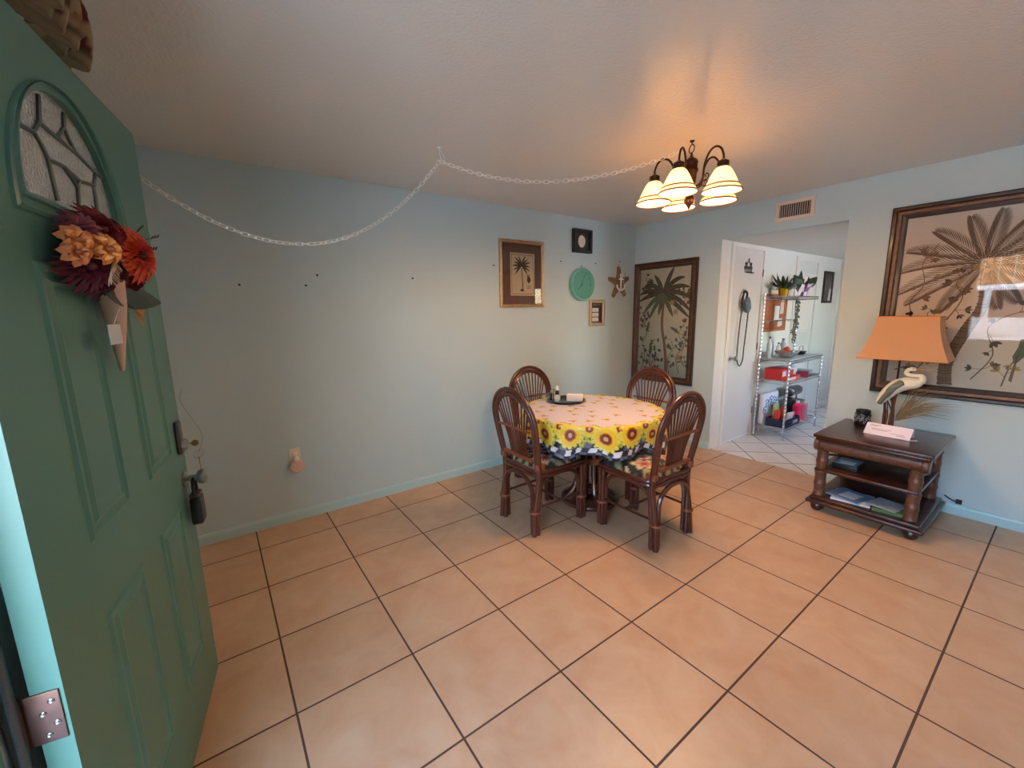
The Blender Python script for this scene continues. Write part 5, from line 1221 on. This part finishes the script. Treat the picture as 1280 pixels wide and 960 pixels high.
def bag(name, x, y, z, w_, h, d, c, lab, rz=0, tilt=0):
    n = 8; vs = []; fs = []; rr = random.Random(int(x*1000+z*77))
    for i in range(n+1):
        q = i/n; th = d*math.sin(PI*min(.97, max(.03, q)))**.55*.5; ww = w_*(.5-.05*math.sin(PI*q))
        for k_ in range(12):
            a = 2*PI*k_/12; vs.append((ww*math.copysign(abs(math.cos(a))**.6, math.cos(a))+rr.uniform(-.004, .004), th*math.sin(a)+rr.uniform(-.003, .003), q*h))
    for i in range(n):
        for k_ in range(12): k2 = (k_+1) % 12; fs.append((i*12+k_, i*12+k2, i*12+12+k2, i*12+12+k_))
    fs.append(tuple(reversed(range(12)))); fs.append(tuple(n*12+k_ for k_ in range(12)))
    b = MB(); b.add(vs, fs); o = b.build(name, cm(*c, .35), angle=60); o.location = (x, y, z); o.rotation_euler = (tilt, 0, rz); tag(o, lab, 'snack bag', 'snack bags in the navy basket'); return o
bag('snack_bag', 1.02, -1.26, BZ+.02, .14, .17, .06, (214, 62, 34), 'orange red snack bag at the left of the navy basket', .1, .15)
bag('snack_bag', 1.14, -1.33, BZ+.02, .13, .14, .05, (216, 196, 190), 'white and pink snack bag at the front of the navy basket', -.2, .3)
bag('snack_bag', 1.22, -1.25, BZ+.02, .13, .19, .06, (186, 70, 54), 'brick red snack bag at the right of the navy basket', .2, .1)
bag('snack_bag', 1.12, -1.22, BZ+.02, .14, .22, .05, (176, 176, 120), 'olive snack bag standing at the back of the navy basket', 0, 0)
bag('snack_bag', 1.25, -1.335, BZ+.02, .10, .13, .05, (198, 52, 60), 'small crimson snack bag at the front right of the navy basket', .1, .2)
# paper sack with blue swirls
p = empty('printed_sack', (1.12, -1.135, BZ)); tag(p, 'white sack with blue swirl print behind the navy basket', 'sack')
MB().rbox(-.19, .19, -.03, .03, 0, .36, .02).build('sack', cm(214, 212, 220), p)
b = MB()
for cx_, cz_, s_ in ((-.12, .24, 1), (-.02, .27, -1), (.08, .25, 1), (.15, .2, -1), (-.16, .16, -1), (.03, .19, 1)):
    P = [(cx_+s_*(.006+.0045*q)*math.cos(q*.8), -.031, cz_+(.006+.0045*q)*math.sin(q*.8)) for q in range(12)]; b.tube(P, .005, 5)
b.build('swirl_print', cm(66, 110, 150), p)
p = empty('pink_bottle', (1.42, -1.335, BZ)); tag(p, 'hot pink squeeze bottle right of the navy basket', 'bottle')
MB().lathe([(.001, 0), (.042, 0), (.048, .02), (.046, .09), (.036, .12), (.048, .15), (.046, .19), (.02, .215), (.001, .216)], n=20).build('body', cm(226, 48, 96, .3), p); MB().lathe([(.018, .214), (.018, .245), (.001, .247)], n=14).build('cap', cm(236, 226, 230), p)
e = carton('detergent_box', 1.56, -1.345, BZ, .12, .08, .19, .2, (206, 120, 130), (110, 130, 180), 'pink and blue detergent box before the stand mixer')
# stand mixer
mxr = empty('stand_mixer', (1.655, -1.195, BZ), PI+.0); tag(mxr, 'silver and black stand mixer on the bottom rack shelf', 'stand mixer')
mg = mat('mixer_metallic', (132, 128, 130), .25, .7)
# head points to +x in the world (bowl at the right); local x is flipped by the 180 degree turn
b = MB(); b.rbox(-.17, .14, -.07, .07, 0, .03, .014); b.build('base', M['black'], mxr)
b = MB(); b.rbox(.05, .13, -.045, .045, .03, .25, .03); b.build('column', M['black'], mxr)
b = MB(); b.tube(spline([(.155, 0, .315), (.12, 0, .32), (.0, 0, .325), (-.12, 0, .32), (-.17, 0, .31)], 5), [.03, .045, .052, .057, .060]+[.062]*10+[.058, .052, .046, .040, .034, .02], 16); b.build('motor_head', mg, mxr)
b = MB(); b.tube([(-.10, 0, .27), (-.10, 0, .20)], .012, 10); b.tube([(.0, -.063, .31), (.0, -.07, .31)], .012, 10); b.build('attachment_hub', M['chrome'], mxr)
b = MB(); b.lathe([(.001, .032), (.05, .032), (.052, .04), (.085, .09), (.095, .14), (.097, .19), (.101, .194), (.094, .193), (.09, .14), (.08, .09), (.04, .045), (.001, .042)], (-.09, 0, 0), 28); b.build('mixing_bowl', M['steel'], mxr)

# ------------------------------------------------------------ outdoors (seen in the picture glass and giving the daylight)
struct(MB().box(-40, 40, -40, 40, -.30, -.13).build('ground', mat('sunlit_pavement', (178, 180, 182), .9, var=(1.5, .12)), smooth=False), 'sunlit pavement outside')
hb = empty('fence', (-15.5, 0, 0)); tag(hb, 'wooden fence across the yard mirrored in the large picture glass', 'fence')
b = MB()
for k_ in range(70): y = -12+k_*.31; b.box(-.03, .03, y, y+.29, -.04, 3.4)
b.build('boards', mat('warm_fence_wood', (176, 128, 84), .8, var=(8, .3, (1, 1, .2))), hb, smooth=False)
he = MB(); rr = random.Random(8)  # invented foliage row, keeps the bright lower truck out of the glass
for k_ in range(900):
    p0 = Vector((-7.4+rr.uniform(-.25, .25), rr.uniform(-3.9, 1.2), rr.uniform(-.1, .9))); a = rr.uniform(0, 6.28); d = Vector((math.cos(a), math.sin(a), rr.uniform(-.3, .6)))*.12
    leaf(he, p0, p0+d, .03)
he.box(-7.58, -7.22, -3.85, 1.15, -.13, .82)
tag(he.build('added_hedge', mat('dark_hedge_green', (40, 58, 34), .8, var=(14, .4)), smooth=False), 'added dark low foliage hiding the lower part of the mirrored truck', 'added_hedge')
tk = empty('parked_truck', (-9.2, -2.1, -.13)); tk.scale = (1, 1, 1.13); tag(tk, 'white parked truck outside mirrored in the large picture glass', 'truck')
wp = mat('white_car_paint', (232, 234, 238), .25, coat=.6)
b = MB(); prof = [(-2.7, .45), (2.6, .45), (2.7, .7), (2.65, 1.02), (1.35, 1.16), (.75, 1.72), (-.75, 1.76), (-.95, 1.18), (-2.7, 1.16)]
b.prism(prof, lambda u, v_: (-.95, u, v_), lambda u, v_: (.95, u, v_)); b.build('body', wp, tk, smooth=False, bevel=.05)
dk = mat('truck_window', (40, 46, 54), .08)
for u0, u1, u2, u3 in ((.12, 1.18, .72, .12), (-.85, .02, .02, -.72)):
    MB().prism([(u0, 1.2), (u1, 1.2), (u2, 1.65), (u3, 1.65)], lambda u, v_: (.952, u, v_), lambda u, v_: (.96, u, v_)).build('side_window', dk, tk, smooth=False)
for y in (-1.75, 1.75):
    for x in (-.9, .78):
        b = MB(); b.lathe([(.001, 0), (.30, 0), (.38, .02), (.38, .18), (.30, .2), (.001, .2)], (x-.04, y, .38), 28, 'x'); wl = b.build('wheel', M['black'], tk)
        b = MB(); b.lathe([(.001, .2), (.2, .2), (.22, .215), (.001, .222)], (x-.04, y, .38), 20, 'x'); b.build('hub_cap', M['steel'], wl)
b = MB(); b.box(.93, .99, -2.6, 2.6, .5, .58); b.build('side_sill', cm(60, 62, 66), tk, smooth=False)
# roof overhang outside the front wall
struct(MB().box(FX-.55, FX-.2, Y1-.3, .3, H, H+.12).build('trim_eave', M['white'], smooth=False))

# ------------------------------------------------------------ light
w = bpy.data.worlds.new('World'); bpy.context.scene.world = w; w.use_nodes = True; nt = w.node_tree
bgn = nt.nodes['Background']; sky = nt.nodes.new('ShaderNodeTexSky'); sky.sky_type = 'NISHITA'; sky.sun_disc = False
sky.sun_elevation = math.radians(50); sky.sun_rotation = math.radians(90); sky.air_density = 1.3; sky.dust_density = 1.5
nt.links.new(sky.outputs[0], bgn.inputs[0]); bgn.inputs[1].default_value = 1.0
sl = bpy.data.lights.new('sun', 'SUN'); sl.energy = 12; sl.angle = .01; sl.color = (1, .97, .93)
so = bpy.data.objects.new('sun', sl); C.objects.link(so); so.rotation_euler = Vector((-.5, .12, -.85)).to_track_quat('-Z', 'Y').to_euler()
def portal(loc, rot, sx, sy):
    l = bpy.data.lights.new('window_portal', 'AREA'); l.shape = 'RECTANGLE'; l.size = sx; l.size_y = sy; l.cycles.is_portal = True
    o = bpy.data.objects.new('window_portal', l); C.objects.link(o); o.location = loc; o.rotation_euler = rot
portal((FX-.19, (DY0+DY1)/2, DZ/2), (PI/2, 0, -PI/2), DY1-DY0, DZ)
portal((FX-.19, (W1[0]+W1[1])/2, (W1[2]+W1[3])/2), (PI/2, 0, -PI/2), W1[1]-W1[0], W1[3]-W1[2])
portal((FX-.19, (W2[0]+W2[1])/2, (W2[2]+W2[3])/2), (PI/2, 0, -PI/2), W2[1]-W2[0], W2[3]-W2[2])
portal((1.7, KY1-.12, 1.475), (PI/2, 0, 0), 1.6, 1.05)

# ------------------------------------------------------------ camera
yaw, pitch, roll, f = .9457, -.1727, -.018, 516.4857
fw = Vector((math.cos(yaw)*math.cos(pitch), math.sin(yaw)*math.cos(pitch), math.sin(pitch)))
r0 = Vector((math.sin(yaw), -math.cos(yaw), 0)); u0_ = r0.cross(fw)
r2 = r0*math.cos(roll)+u0_*math.sin(roll); u2 = -r0*math.sin(roll)+u0_*math.cos(roll)
cam = bpy.data.cameras.new('camera'); co = bpy.data.objects.new('camera', cam); C.objects.link(co)
co.matrix_world = Matrix(((r2.x, u2.x, -fw.x, CAM[0]), (r2.y, u2.y, -fw.y, CAM[1]), (r2.z, u2.z, -fw.z, CAM[2]), (0, 0, 0, 1)))
cam.sensor_fit = 'HORIZONTAL'; cam.sensor_width = 36; cam.lens = 36*f/1280; cam.clip_start = .02; cam.clip_end = 200
bpy.context.scene.camera = co
sc = bpy.context.scene
sc.view_settings.view_transform = 'Standard'; sc.view_settings.look = 'None'; sc.view_settings.exposure = 1.98; sc.view_settings.gamma = 1
sc.view_settings.use_curve_mapping = False
cy = sc.cycles; cy.max_bounces = 12; cy.diffuse_bounces = 6; cy.glossy_bounces = 4; cy.transparent_max_bounces = 12; cy.sample_clamp_indirect = 6; cy.caustics_reflective = False; cy.caustics_refractive = False
cy.use_denoising = True
